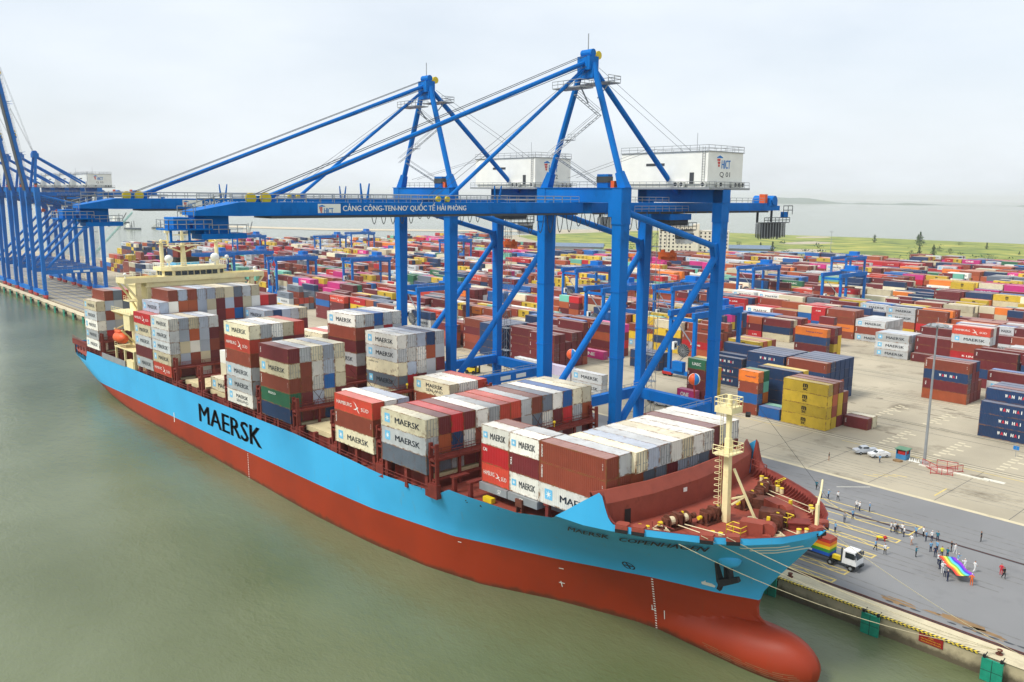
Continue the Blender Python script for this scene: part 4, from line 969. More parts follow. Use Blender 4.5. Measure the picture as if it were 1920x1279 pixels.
def winch(name, x, y, rz, white):
    r = MB(); r.box(-2.6,2.6,-1.0,1.0,0,.25,0); r.box(-.3,.3,-.9,.9,.25,2.2,0); r.box(-2.4,-2.1,-.7,.7,.25,1.8,0); r.box(2.0,2.3,-.7,.7,.25,1.8,0)
    r.tube((-2.9,0,1.25),(2.9,0,1.25),.18,8,0)
    for a, b_ in ((-1.9,-.7),(.7,1.8)):
        r.tube((a,0,1.25),(b_,0,1.25),.62,12,1)
        for q_ in (a,b_): r.tube((q_-.05,0,1.25),(q_+.05,0,1.25),1.0,14,0)
    r.tube((2.9,0,1.25),(3.4,0,1.25),.45,10,0); r.tube((-3.5,0,1.25),(-2.9,0,1.25),.3,10,2); r.box(-1.1,-.4,.9,1.7,.2,1.6,0); r.box(.95,1.1,-.2,.2,1.8,2.3,2)
    link(name, r.mesh(name, [M_WINCH, M_ROPE if white else M_WINCH, M_YEL]), ship, (x, y, 10.17), (0, 0, rz)).scale = (.85,.85,.85)
winch('mooring_winch', 40.8,-9.6,1.35,True); winch('mooring_winch', 41.6,9.0,-1.3,True); winch('windlass', 42.6,-4.4,1.5,False); winch('windlass', 42.6,3.8,1.6,False); winch('mooring_winch', 49.6,-1.2,1.9,False)
cs = MB(); cs.box(-1.4,1.4,-.9,.9,0,1.7,0); cs.box(1.4,2.4,-1.2,1.2,0,.5,0); cs.tube((1.9,-.6,.9),(1.9,.6,.9),.95,12,0); cs.box(1.5,1.9,.7,1.0,.6,2.2,1)
link('chain_stopper', cs.mesh('chain_stopper', [M_DECK, M_YEL]), ship, (48.4,-4.6,10.17), (0,0,.35)); link('chain_stopper', cs.mesh('chain_stopper', [M_DECK, M_YEL]), ship, (46.6,3.9,10.17), (0,0,-.35))
for s, t in ((47.6,-.2),(43.5,2.8)): c2 = MB(); c2.box(-1.6,1.6,-1.0,1.0,0,1.3); link('machinery_casing', c2.mesh('machinery_casing', M_WINCH), ship, (s,t+1.6,10.17), (0,0,.4))
hx_ = MB(); hx_.box(-1.3,1.3,-.9,.9,0,.75); hx_.box(-1.4,1.4,-1,1,.75,.9); link('deck_hatch', hx_.mesh('deck_hatch', M_STEELR), ship, (51.2,1.4,10.17), (0,0,.6))
bo = MB(); bo.box(-.9,1.1,-.5,.5,0,.15,0)
for a in (-.65,.65): bo.tube((a,0,.15),(a,0,1.0),.36,12,1); bo.tube((a,0,1.0),(a,0,1.12),.4,12,2)
bom = bo.mesh('bollard', [M_STEELR, M_CREAM, M_YEL])
for s, t, r in ((46.4,-9.3,.3),(53.0,-.8,.9),(42.8,11.3,-.5),(38.9,13.6,-.4),(49.8,7.2,-.9),(39.0,-14.0,.3)): link('bollard', bom, ship, (s,t,10.17), (0,0,r)).scale = (.78,.78,.85)
fl = MB(); fl.prism([(-1.0,-.9),(1.0,-.9),(1.25,.2),(.9,1.0),(-.9,1.0),(-1.25,.2)], 0, .55, 0); fl.box(-1.0,1.0,-1.0,-.2,-.55,.02,1); fl.prism([(-.9,-.8),(.9,-.8),(1.1,.2),(.8,.9),(-.8,.9),(-1.1,.2)], .55, .75, 0)
flm = fl.mesh('roller_fairlead', [M_DECK, M_BLACK])
for s in (37.6,39.5,46.6,48.9):
    b_ = hb(s, 11.2); sl = math.atan2(-(hb(s+.3,11.2)-hb(s-.3,11.2)), .6); link('roller_fairlead', flm, ship, (s,-b_+.55,10.95), (0,0,sl)).scale = (.78,.75,.8)
link('roller_fairlead', flm, ship, (54.3,.2,10.95), (0,0,1.3)).scale = (.75,.75,.8); link('roller_fairlead', flm, ship, (53.8,2.6,10.95), (0,0,2.0)).scale = (.7,.7,.7)
dv = MB(); dv.beam((0,0,0),(0,0,4.0),.4,.35); dv.box(-.5,.5,-.4,.4,0,.2); dv.path([(0,0,4.0),(-.6,1.8,4.9),(-2.8,6.4,4.9)], .13, 6); dv.path([(-2.8,6.4,4.9),(.1,-.2,2.2)], .06, 5)
link('davit', dv.mesh('davit', M_CREAM), ship, (54.0,.6,10.17))
yr = MB()
for (a, b_, c, d_) in ((46.2,-6.9,2.0,1.4),(48.6,.4,1.6,1.6),(41.5,12.3,.4,2.2)):
    yr.rail([(a,b_,10.17),(a+c,b_,10.17),(a+c,b_+d_,10.17),(a,b_+d_,10.17),(a,b_,10.17)], h=1.2, gap=1.0, r=.06)
yr.build('guard_rail', M_YEL, ship)
rg = MB(); rg.rail([(36.2,14.6,11.4),(39.4,13.4,11.4)], h=1.6, gap=1.6, r=.07); rg.rail([(39.5,-12.9,10.17),(43.0,-13.1,10.17)], h=1.3, gap=1.7, r=.06); rg.build('access_rail', M_STEELR, ship)
cr_ = MB()
for k in range(4):
    for a in range(16): cr_.tube((1.35*math.cos(a*.3927)*(1-.12*k), 1.0*math.sin(a*.3927)*(1-.12*k), .1+.12*k), (1.35*math.cos((a+1)*.3927)*(1-.12*k), 1.0*math.sin((a+1)*.3927)*(1-.12*k), .1+.12*k), .11, 5)
crm = cr_.mesh('rope_coil', M_ROPE)
for s, t in ((40.3,-12.2),(46.4,-1.4),(50.6,-3.4)): link('rope_coil', crm, ship, (s,t,10.18), (0,0,s))
for a, b_ in (((41.3,-10.2,10.8),(46.6,-11.6,11.4)),((42.0,-9.6,10.9),(48.9,-9.9,11.4)),((42.2,9.4,10.9),(50.5,7.9,10.6)),((42.4,8.2,10.9),(50.0,6.9,10.3)),((49,-.4,10.3),(53,-.8,10.2)),((53,-.8,10.1),(54.8,.4,11.2))): dl = MB(); dl.tube(a, b_, .07, 5); dl.build('deck_rope', M_ROPE, ship)
# ---- marks painted on the hull
def on_hull(me, name, s0, u0, slope, sx=1.0, off=.05, lean=0.0):
    me = me.copy(); co = np.zeros(len(me.vertices)*3); me.vertices.foreach_get('co', co); co = co.reshape(-1, 3)
    for p in co:
        s = s0+p[0]*sx; u = u0+p[2]+slope*(s-s0); s += lean*p[2]; p[0] = s; p[1] = -hb(s, u)-off; p[2] = u
    me.vertices.foreach_set('co', co.ravel()); me.update(); return link(name, me, ship)
on_hull(fit_text('MAERSK', 32.2, 4.25, M_NAVYT, .03), 'hull_lettering', -72.1, 3.75, 0, off=.04)
on_hull(fit_text('MAERSK', 6.4, 1.25, M_NAVYT, .02), 'hull_lettering', 31.3, 8.3, .06, off=.3, lean=1.1)
on_hull(fit_text('COPENHAGEN', 10.4, 1.25, M_NAVYT, .02), 'hull_lettering', 40.9, 8.8, .06, off=.3, lean=1.1)
for k in range(3):
    p_ = MB(); q_ = []
    for j in range(15): s = 49.4+.5*k+j*.26; q_ += [(s, 0, 9.7-.55*k), (s, 0, 9.94-.55*k)]
    p_.add([(s-51, y, z-9) for s, y, z in q_], [(2*j, 2*j+2, 2*j+3, 2*j+1) for j in range(14)]); on_hull(p_.mesh('bow_stripe', M_WHITE), 'bow_stripe', 51, 9, 0)
dm = MB()
for k in range(22):
    dm.add([(-.12,0,-k*.38),(.16,0,-k*.38),(.16,0,-k*.38-.16),(-.12,0,-k*.38-.16)], [(0,3,2,1)])
on_hull(dm.mesh('draught_marks', M_WHITE), 'draught_marks', 33.4, -.6, 0); on_hull(dm.mesh('draught_marks', M_WHITE), 'draught_marks', -63, -.8, 0)
dd = MB(); dd.add([(-.2,0,-1.6),(.2,0,-1.6),(.2,0,.8),(-.2,0,.8)], [(0,1,2,3)]); on_hull(dd.mesh('tug_mark', M_WHITE), 'tug_mark', -104, 0, 0)
th = MB(); 
for k in range(20): a, b_ = k*math.pi/10, (k+1)*math.pi/10; th.add([(.8*math.cos(a),0,.8*math.sin(a)),(.8*math.cos(b_),0,.8*math.sin(b_)),(.62*math.cos(b_),0,.62*math.sin(b_)),(.62*math.cos(a),0,.62*math.sin(a))], [(0,1,2,3)])
th.add([(-.62,0,-.1),(.62,0,-.1),(.62,0,.1),(-.62,0,.1)], [(0,1,2,3)]); th.add([(-.1,-.002,-.62),(.1,-.002,-.62),(.1,-.002,.62),(-.1,-.002,.62)], [(0,1,2,3)])
on_hull(th.mesh('thruster_mark', M_NAVYT), 'thruster_mark', 30.8, 1.0, 0)
bs = MB(); bs.add([(-.9,0,0),(.7,0,-.1),(.9,0,.2),(.5,0,.5),(-.3,0,.55),(-.1,0,.9),(-.5,0,.6),(-.9,0,.4)], [(0,1,2,3,4,5,6,7)]); on_hull(bs.mesh('bulb_mark', M_WHITE), 'bulb_mark', 41.3, .45, 0)
for s, u, dx, dz in ((20.4,-2,.7,.12),(19.8,-4.8,.12,1.0),(19.9,-4.6,.9,.12),(33.2,-5.5,.7,.12),(33.0,-5.2,.12,.8),(34.8,-5.8,.12,1.3),(4,-1.25,.6,.12)):
    p_ = MB(); p_.add([(-dx/2,0,-dz/2),(dx/2,0,-dz/2),(dx/2,0,dz/2),(-dx/2,0,dz/2)], [(0,1,2,3)]); on_hull(p_.mesh('hull_mark', M_WHITE), 'hull_mark', s, u, 0)
for k in range(4):
    p_ = MB(); q_ = []
    for j in range(26): s = 42+j*.5-.3*k; u = -8.25+.28*k-.022*(s-42)+(.05*(s-50)**2*.5 if s > 50 else 0); q_ += [(s, 0, u), (s, 0, u+.07)]
    q_ = [(s, y, z) for s, y, z in q_ if s < 55.0]
    p_.add([(s-50, y, z+8) for s, y, z in q_], [(2*j, 2*j+2, 2*j+3, 2*j+1) for j in range(len(q_)//2-1) if (j+k*3) % 7]); on_hull(p_.mesh('scum_line', M_STAIN), 'scum_line', 50, -8, 0, off=.03)
for s, u in ((8.5,7.0),(11.2,6.9),(15,7.2)): p_ = MB(); p_.lathe([(.28,0),(.28,.06)],10,axis='y'); on_hull(p_.mesh('freeing_port', M_BLACK), 'freeing_port', s, u, 0, off=.0)
# anchor in its bulging hawse
hs_ = MB(); b_ = hb(46.2, 6.6); hs_.sphere((46.3,-b_+.35,6.9),1.55,14,sq=(1.1,.75,.8)); hs_.build('hawse_bolster', M_HULLB, ship, smooth=True)
an = MB(); y = -hb(46.2,5.4)-1.0
an.beam((46.0,y+.1,7.2),(46.9,y-.35,4.1),.55,.6); an.prism([(0,0)]*3,0,0) if False else None
an.beam((45.3,y-.5,3.4),(47.9,y-.2,4.6),1.0,.9,w2=.6,h2=.6); an.beam((45.4,y-.45,3.6),(44.3,y-.2,6.7),.9,.5,w2=.2,h2=.2); an.beam((46.3,y-.35,3.9),(45.7,y-.1,6.3),.7,.45,w2=.2,h2=.2); an.beam((45.6,y-.5,3.4),(45.3,y-.5,2.5),.5,.5)
an.build('anchor', M_BLACK, ship)
# mooring lines, from the bow fairleads to the quay bollards
def rope(a, b_, sag, r, label):
    a, b_ = Vector(a), Vector(b_); m = MB(); pts = [a.lerp(b_, k/14)-Vector((0,0,4*sag*(k/14)*(1-k/14))) for k in range(15)]; m.path(pts, r, 5)
    tag(m.build('mooring_rope', M_ROPE), label, 'rope', 'mooring lines at the bow')
W = lambda s, t, u: SHIP_M @ Vector((s, t, u))
rope(W(46.6,-12.7,11.6), (-30.9,112.4,QZ+.5), 1.2, .045, 'pale mooring rope from the rear of two bow fairleads')
rope(W(48.9,-10.9,11.6), (-30.6,112.4,QZ+.5), .8, .045, 'pale mooring rope from the front of two bow fairleads')
rope(W(44.3,-13.9,10.2), (-31.1,112.4,QZ+.5), 1.8, .045, 'lowest pale mooring rope leaving the bow plating')
rope(W(54.9,.4,11.6), (-26.2,112.4,QZ+.5), .8, .035, 'thin mooring rope from the stem over the apron')
fy = MB(); fy.tube((46.9,-2,25.6), (51,9.9,11.4), .02, 4); fy.build('stay_wire', M_DGREY, ship)
# ================================================================== quay cranes
M_LOGO_R = mat('logo_red', lin(206, 44, 44), var=.05); M_LOGO_B = mat('logo_blue', lin(10, 120, 196), var=.05)
def hict_logo(parent, o, h, axis='x'):
    """shield of red blocks with the letters beside it; axis x faces +x, axis -y faces the water"""
    k = h/1.0; rz = math.pi/2 if axis == 'x' else 0
    sh_ = MB()
    for i, (w_, x0) in enumerate(((.62,0),(.5,.1),(.34,.2))):
        sh_.add([(x0,0,.62-i*.32),(x0+w_*.45,0,.62-i*.32),(x0+w_*.45,0,.36-i*.32),(x0+.05,0,.36-i*.32)], [(0,3,2,1)]); sh_.add([(x0+w_*.52,0,.62-i*.32),(x0+w_,0,.62-i*.32),(x0+w_-.05,0,.36-i*.32),(x0+w_*.52,0,.36-i*.32)], [(0,3,2,1)])
    e = link('shield_emblem', sh_.mesh('shield_emblem', M_LOGO_R), parent, o, (0,0,rz)); e.scale = (k, k, k)
    rf = MB(); rf.add([(-.05,0,.7),(1.1,0,.7),(1.1,0,.78),(.55,0,1.0),(-.05,0,.8)], [(0,1,2,3,4)]); e2 = link('crane_emblem', rf.mesh('crane_emblem', M_LOGO_B), parent, o, (0,0,rz)); e2.scale = (k, k, k)
    d = Vector((0,1,0)) if axis == 'x' else Vector((1,0,0))
    link('lettering', fit_text('HICT', 1.75*k, .95*k, M_LOGO_B, .03), parent, Vector(o)+d*(1.75*k)+Vector((0,0,.02*k)), (0,0,rz))
M_HEADB = mat('headblock_orange', lin(206, 92, 36), var=.25, dirt=lin(96, 52, 30), dirt_amt=.7)
def quay_crane(name, label, loc, number, up, lettered):
    """ship-to-shore gantry: local x along the rail, y inland from the water-side rail, z above the quay"""
    root = thing(name, label, 'crane', loc, 0, 'ship-to-shore cranes on the quay')
    J = 9.5
    lg = MB(); lg.beam((0,0,4.2),(0,0,16),1.5,1.7,w2=1.9,h2=1.8,up=(0,1,0)); lg.beam((0,0,16),(0,0,52),1.7,1.6,w2=2.1,h2=2.3,up=(0,1,0)); lg.beam((0,0,52),(0,0,58.2),2.2,2.6,up=(0,1,0))
    for z in (16, 28, 40, 52): lg.beam((0,0,z-.08),(0,0,z+.08),1.95+(z-16)*.011,1.85+(z-16)*.02,up=(0,1,0))
    twin('leg', root, lg, M_BLUE, [((sx*J, y, 0), 0) for sx in (-1, 1) for y in (.8, 31.2)])
    sl = MB(); sl.box(-J-2.5, J+2.5, -.9, .9, 2.2, 4.2); twin('sill_beam', root, sl, M_BLUE, [((0, .8, 0), 0), ((0, 31.2, 0), 0)])
    bg = MB()
    for k in (-1, 1):
        bg.box(k*J-3.6, k*J+3.6, -.5, .5, 1.3, 2.2)
        for q_ in (-2.7,-.9,.9,2.7): bg.lathe([(.55,-.3),(.55,.3)], 10, (k*J+q_, 0, .75), axis='y'); bg.box(k*J+q_-.6, k*J+q_+.6, -.45, .45, .7, 1.4)
    twin('bogie_set', root, bg, M_REDB, [((0, .8, .0), 0), ((0, 31.2, 0), 0)])
    tb = MB(); tb.box(-.8, .8, 1.6, 30.4, 12.9, 15.0); tb.rail([(.9,2,15),(.9,30,15)], gap=2.5, r=.06, mi=1); twin('portal_tie', root, tb, [M_BLUE, M_GREY], [((sx*J, 0, 0), 0) for sx in (-1, 1)])
    xb = MB(); xb.box(-J+.9, J-.9, -.8, .8, 12.4, 14.6); twin('portal_cross_beam', root, xb, M_BLUE, [((0, 31.2, 0), 0)])
    dg_ = MB(); dg_.tube((0,2.2,15.5),(0,30.6,45.5),.72,10); dg_.tube((0,1.6,54.2),(0,30.8,46.8),.6,10); dg_.beam((0,29.4,47.6),(0,30.6,43.5),1.2,1.6)
    twin('diagonal_brace', root, dg_, M_BLUE, [((sx*J, 0, 0), 0) for sx in (-1, 1)])
    wb = MB(); wb.box(-J-1.2, J+1.2, -.4, 2.0, 55.7, 58.2); wb.box(-J-1.4, J+1.4, -.6, 2.2, 58.2, 58.3); wb.box(-J+.5,-J+2,-.4,2,53.2,55.7); wb.box(J-2,J-.5,-.4,2,53.2,55.7); wb.build('seaward_portal_beam', M_BLUE, root)
    lb = MB(); lb.box(-J-1.3, J+1.3, 29.9, 32.4, 55.7, 58.4); lb.build('landward_portal_beam', M_BLUE, root)
    gd = MB(); gd.box(-2.2, 2.2, 1.0, 60.5, 53.8, 55.6); gd.prism([(-2.2,60.5),(2.2,60.5),(2.2,66),(-2.2,66)], 53.9, 55.0)
    for y in range(4, 60, 4): gd.box(-3.0, 3.0, y, y+.25, 53.55, 53.8)
    gd.box(-2.9, -2.5, 1.0, 60, 53.5, 53.8, 1); gd.box(2.5, 2.9, 1.0, 60, 53.5, 53.8, 1); gd.box(2.3, 3.3, 12, 60, 53.82, 53.9, 1)
    gd.rail([(3.3,12,53.9),(3.3,29,53.9)], gap=2, r=.05, mi=2); gd.rail([(2.1,3,55.6),(2.1,24,55.6)], gap=2, r=.05, mi=2)
    gd.build('main_girder', [M_BLUE, M_DGREY, M_GREY], root)
    ed = MB(); ed.box(-2.4, 2.4, 61.5, 64.5, 55.0, 56.4, 0); ed.tube((-2.6,63,56.2),(2.6,63,56.2),1.1,12,0); ed.box(.2, 1.6, 60.2, 61.4, 55.6, 57.6, 1)
    ed.rail([(2.4,36,55.6),(2.4,59,55.6)], gap=2.2, r=.055, mi=2); ed.rail([(3.2,58,51.2),(3.2,69,51.2)], gap=1.5, r=.08, mi=3); ed.box(1.0, 3.2, 58, 69, 51.05, 51.2, 3); ed.box(-.2,.2,60,60.4,51.2,54,3); ed.box(-.2,.2,66,66.4,51.2,54,3); ed.box(2.2,3.0,66.5,68.5,52.2,53.6,0); ed.rail([(3.2,66,53),(3.2,70,53)], h=2, gap=2, r=.09, mi=3)
    ed.build('girder_end', [M_BLUE, M_ORANGE, M_GREY, M_DGREY], root)
    cb = MB()
    for k in range(27):
        y = 57.2+k*.4
        for x in (1.6, 2.9): cb.tube((x,y,51),(x,y+.1,47.3+.6*random.random()),.1,4,(k*7) % 3 % 2)
    cb.build('cable_bundle', [M_DGREY, M_GREY], root)
    for k in range(13):
        cb = MB(); y = -14+k*2.4 if not up else 5+k*2.1; pts = [(1.9, y+1.7*math.sin(a*.5236)*.5, 53.5-3.0*math.sin(a*.5236)) for a in range(7)]; pts = [(1.9, y+(a-3)*.28, 53.6-(3.2 if k not in (5,6,7,8) else 2.2)*(1-((a-3)/3)**2)) for a in range(7)]; cb.path(pts, .09, 4); cb.build('festoon_cable', M_DGREY, root)
    # boom, hinged at the water side
    bm = MB(); A = lambda y, z: (y+1.2, z-55.0)
    def bbox(x0, x1, y0, y1, z0, z1, mi=0): bm.box(x0, x1, y0+1.2, y1+1.2, z0-55.0, z1-55.0, mi)
    bbox(-2.1, 2.1, -66.0, -1.2, 53.8, 55.6)
    bm.add([(x, y+1.2, z-55) for x in (-2.1, 2.1) for y, z in ((-72,53.9),(-66,53.8),(-66,55.6),(-72,54.5))], [(3,2,1,0),(4,5,6,7),(0,1,5,4),(2,3,7,6),(3,0,4,7)], 0)
    bbox(-2.6, 2.6, -62, -3, 53.45, 53.75, 1)
    for y in (-62, -31): bbox(-.6, .6, y-1.2, y+1.6, 55.6, 56.4)
    for y in (-47.5, -22): bm.beam((1.9, y+1.2, .6), (2.0, y+.9, 3.3), .3, .35, 0, w2=.14, h2=.16); bm.beam((1.9, y+2.0, .6), (2.0, y+2.4, 3.3), .3, .35, 0, w2=.14, h2=.16)
    boom = bm.build('boom', [M_BLUE, M_DGREY], root); boom.location = (0, -1.2, 55.0)
    rr = MB(); rr.rail([(2.1,-70.5,.6-.1),(2.1,-1,.6)], gap=2.2, r=.055); rr.rail([(-2.1,-64,.6),(-2.1,-1,.6)], gap=2.2, r=.055); rr.build('handrail', M_GREY, boom)
    for y, r in ((-64.0,.72),(-61.9,.76),(-33,.45),(-31.2,.45)): sv = MB(); sv.lathe([(r,-.2),(r*.75,-.05),(r*.75,.05),(r,.2)], 14, (.9, y+1.2, 1.1), axis='x'); sv.build('sheave', M_YEL, boom)
    tp = MB(); tp.box(-1.9, 2.2, -74.3, -68.6, -2.9, -2.7, 0); tp.box(-1.4, 1.7, -73.4, -71.4, -2.7, -1.3, 0); tp.box(-1.2, 1.5, -70.9, -69.2, -2.7, -1.5, 0)
    tp.rail([(2.2,-74.2,-2.7),(2.2,-68.7,-2.7)], gap=1.2, r=.05, mi=1); tp.rail([(-1.9,-74.2,-2.7),(2.2,-74.2,-2.7)], gap=1.2, r=.05, mi=1); tp.rail([(2.1,-72,-.9),(2.1,-67,.5)], gap=1.2, r=.05, mi=1); tp.rail([(2.1,-73,-1.2),(2.1,-71,-1.2)], h=1.3, gap=.8, r=.05, mi=1)
    tp.box(-1.4, 1.9, -70.0, -64.0, -4.1, -3.4, 0); tp.rail([(1.9,-69,-3.4),(1.9,-64,-3.4)], gap=1.2, r=.05, mi=1)
    for y in (-73.9, -71.6, -69.6, -66.4): tp.box(1.5, 1.75, y, y+.25, -4.2, -2.8, 0)
    tp.box(1.3, 1.8, -73.9, -69.6, -4.4, -4.2, 0); tp.box(-1.0, 1.0, -70.5, -66.0, -3.4, -1.0, 0)
    tp.build('boom_tip_platform', [M_BLUE, M_GREY], boom)
    if lettered:
        bd_ = MB(); bd_.add([(0,0,-.62),(0,3.6,-.62),(0,3.6,.62),(0,0,.62)], [(0,1,2,3)])
        link('name_board', bd_.mesh('name_board', M_WHITE), boom, (2.115, -53.6, -.25)); hict_logo(boom, (2.13, -53.4, -.6), .85)
        link('lettering', fit_text('CẢNG CÔNG-TEN-NO’ QUỐC TẾ HẢI PHÒNG', 22.5, 1.35, M_WHITE, .02), boom, (2.125, -38.4, -.1), (0, 0, math.pi/2))
    ang = math.radians(81) if up else 0.0
    boom.rotation_euler = (-ang, 0, 0)
    # A-frame and stays
    apex = Vector((0, 1.5, 81.0))
    if not up:
        af = MB()
        for sx in (-1, 1): af.tube((sx*J, 1.2, 58.2), (sx*1.3, 1.5, 80.2), .58, 10); af.beam((sx*(J+.3), 1.2, 58.0), (sx*(J-1.0), 1.2, 61.0), 1.6, 1.8, w2=1.2, h2=1.2)
        af.build('tower_leg', M_BLUE, root)
        bs_ = MB(); bs_.tube((0, 2.2, 80.2), (0, 29.5, 57.6), .54, 10); bs_.build('back_stay', M_BLUE, root)
        hd = MB(); hd.box(-1.5, 1.5, .3, 2.7, 79.0, 81.4, 0); hd.box(-1.9,1.9,.8,2.2,77.6,79.2,0); hd.lathe([(.7,-1.3),(.7,1.3)], 12, (0,1.5,82.0), axis='x', mi=0); hd.tube((-.6,3.4,81.8),(.9,3.4,81.8),.75,12,2)
        hd.tube((0,1.5,82),(0,1.5,85.4),.09,5,1); hd.box(-3.6, 3.6, 3.0, 6.4, 76.9, 77.1, 1); hd.rail([(3.6,3,77.1),(3.6,6.4,77.1),(-3.6,6.4,77.1)], gap=1.4, r=.06, mi=1)
        hd.box(-3.4, 3.4, -4.0, -.6, 75.5, 75.7, 1); hd.rail([(3.4,-.6,75.7),(3.4,-4,75.7),(-3.4,-4,75.7)], gap=1.3, r=.06, mi=1); hd.beam((3.0,4.2,77.0),(1.5,2.6,74.2),.2,.2,1); hd.beam((2.6,-3,75.6),(1.5,.2,73.2),.2,.2,1)
        hd.build('tower_head', [M_BLUE, M_GREY, M_YEL], root)
        fs = MB(); fs.tube((.0,.8,80.4),(.0,-61.2,56.2),.38,8); fs.tube((.0,1.0,79.6),(.0,-30.4,56.2),.34,8); fs.build('fore_stay', M_BLUE, root)
        wr = MB()
        for x, dz in ((.7,.9),(-.7,.9),(.7,-.9),(-.7,-.9)): wr.tube((x,.6,80.6+dz),(x,-62.8,56.2+dz*.4),.055,4)
        for x in (1.0,-1.0): wr.tube((x,.8,79),(x,-33.5,56.6),.035,4); wr.tube((x,3.4,79.6),(x,44,60.6),.04,4); wr.tube((x*1.2,20.5,66),(x,-2,60),.03,4)
        wr.build('wire_rope', M_DGREY, root)
        ld = MB()
        def stair(a, b_):
            a, b_ = Vector(a), Vector(b_); n = int((b_-a).length/.8)
            for dx in (-.35, .35): ld.tube(a+Vector((dx,0,0)), b_+Vector((dx,0,0)), .07, 4); ld.tube(a+Vector((dx,0,1)), b_+Vector((dx,0,1)), .04, 4)
            for k in range(n): p = a.lerp(b_, k/n); ld.tube(p+Vector((-.35,0,0)), p+Vector((.35,0,0)), .05, 4)
        stair((-2.5,1,75),(0.6,4.2,71.4)); stair((.6,4.4,71.4),(-5.6,-2.2,63.8)); stair((-6.4,.4,63.8),(-.5,7.8,57.8)); ld.box(-4.9,-3.0,-.2,1.8,66.9,67.0); ld.rail([(-4.9,1.8,67),(-3,1.8,67)], gap=.9, r=.04)
        ld.build('tower_stair', M_GREY, root)
    else:
        af = MB()
        for sx in (-1, 1): af.tube((sx*4.6, 1.2, 57.6), (sx*2.2, 3.5, 75.0), .7, 9); af.tube((sx*1.6, 3.5, 74.4), (sx*4.5, 30.5, 58), .5, 8)
        af.box(-3, 3, 2.2, 4.8, 73.6, 75.8); af.lathe([(1.2,-1.6),(1.2,1.6)], 12, (0,3.4,76.0), axis='x'); af.build('tower_leg', M_BLUE, root)
        wr = MB()
        for x in (-1, 1): wr.tube((x,3,76),(x,-9,118),.05,4); wr.tube((x,3,76),(x*.6,-6,98),.05,4)
        wr.build('wire_rope', M_DGREY, root)
    # machinery house with balcony
    mh = MB(); mh.box(-12.3, 9.6, 26.0, 38.0, 59.4, 65.6, 0); mh.box(-13.4, 10.8, 25.0, 39.2, 58.3, 58.7, 1); mh.box(-12.0, 9.4, 26.4, 37.8, 58.7, 59.4, 0); mh.box(-12.5, 9.8, 25.8, 38.2, 65.6, 65.75, 1)
    h_ = mh.build('machinery_house', [M_WHITE, M_GREY], root)
    hr = MB(); hr.rail([(-13.3,25.1,58.7),(10.7,25.1,58.7),(10.7,39.1,58.7)], gap=1.7, r=.05); hr.rail([(-12.4,25.9,65.75),(9.7,25.9,65.75),(9.7,38.1,65.75),(-12.4,38.1,65.75)], gap=2.2, r=.05); hr.tube((4,30,65.7),(4,30,69.5),.06,4); hr.rail([(10.4,25.0,57),(10.4,25.2,57)],gap=1) if False else None
    for dx in (-.3,.3): hr.tube((8.6+dx,25.9,59),(8.6+dx,25.9,66.6),.05,4)
    for k in range(15): hr.tube((8.3,25.9,59.2+k*.5),(8.9,25.9,59.2+k*.5),.03,4)
    hr.build('house_rail', M_GREY, h_)
    ac = MB(); ac.box(-.5,.5,-.3,.3,0,1.1,0); ac.lathe([(.4,0),(.4,.06)], 10, (0,-.36,.55), axis='y', mi=1)
    twin('air_conditioner', h_, ac, [M_WHITE, M_DGREY], [((x, 25.6, 58.75), 0) for x in (2.5, 3.9, 9.0)]+[((10.05, y, 58.75), math.pi/2) for y in (29.5, 34.6, 35.9, 37.2)])
    vv = MB(); vv.box(-5.6,-.9,25.94,26.0,63.0,63.5); vv.build('louvre', M_DGREY, h_); vv = MB(); vv.box(5.4,6.4,25.93,26.0,59.4,61.6); vv.build('house_door', M_DGREY, h_)
    hict_logo(h_, (9.62, 29.0, 63.2), 1.75); link('lettering', fit_text('Q '+number, 3.6, 1.15, M_BLACK, .0), h_, (9.63, 31.8, 61.2), (0, 0, math.pi/2))
    # trolley with operator cab, side platforms
    ty = 27.0 if not up else 20.0
    tr = MB(); tr.box(-3.0, 3.0, ty-3.5, ty+3.5, 52.2, 53.4, 0); tr.box(-2.6, 2.6, ty-3, ty+3, 51.0, 52.2, 1); tr.rail([(3.3,ty-4.5,50.2),(3.3,ty+5,50.2)], h=1.4, gap=1.3, r=.07, mi=1); tr.box(1.4, 3.3, ty-4.5, ty+5, 50.0, 50.2, 1)
    for x in (-1.6, 1.6):
        for y in (ty-1.6, ty+1.6): tr.tube((x,y,52),(x,y,46.5),.045,4,1)
    t_ = tr.build('trolley', [M_BLUE, M_DGREY], root)
    cc = MB(); cc.box(.2, 2.6, ty+2.2, ty+5.0, 47.3, 50.0, 0); cc.build('operator_cab', M_WHITE, t_); cg = MB(); cg.box(.1, 2.7, ty+2.1, ty+5.1, 48.2, 49.4); cg.build('cab_glass', M_GLASS, t_)
    sp = MB(); sp.box(-1.6,1.6,-1.0,1.0,0,.9); sp.box(-2.2,2.2,-.3,.3,-.7,.1)
    for x in (-1.2,1.2): sp.lathe([(.45,-.2),(.45,.2)],10,(x,0,1.0),axis='y')
    link('headblock', sp.mesh('headblock', M_HEADB), t_, (0, ty, 44.6))
    kb = MB(); kb.box(3.4,6.0,1.0,2.2,58.3,60.7,0); kb.box(3.35,6.05,.9,2.3,59.2,60.3,1); kb.rail([(-J,2.1,58.3),(J,2.1,58.3)], gap=2, r=.05, mi=2); kb.box(7.2,8.0,.4,1.4,58.3,59.5,3)
    kb.build('boom_cabin', [M_BLUE, M_GLASS, M_GREY, M_ORANGE], root)
    sr = MB()
    for z in range(16, 50, 6): sr.box(-J-.4,-J+2.6,31.9+.2,34.0,z,z+.12)
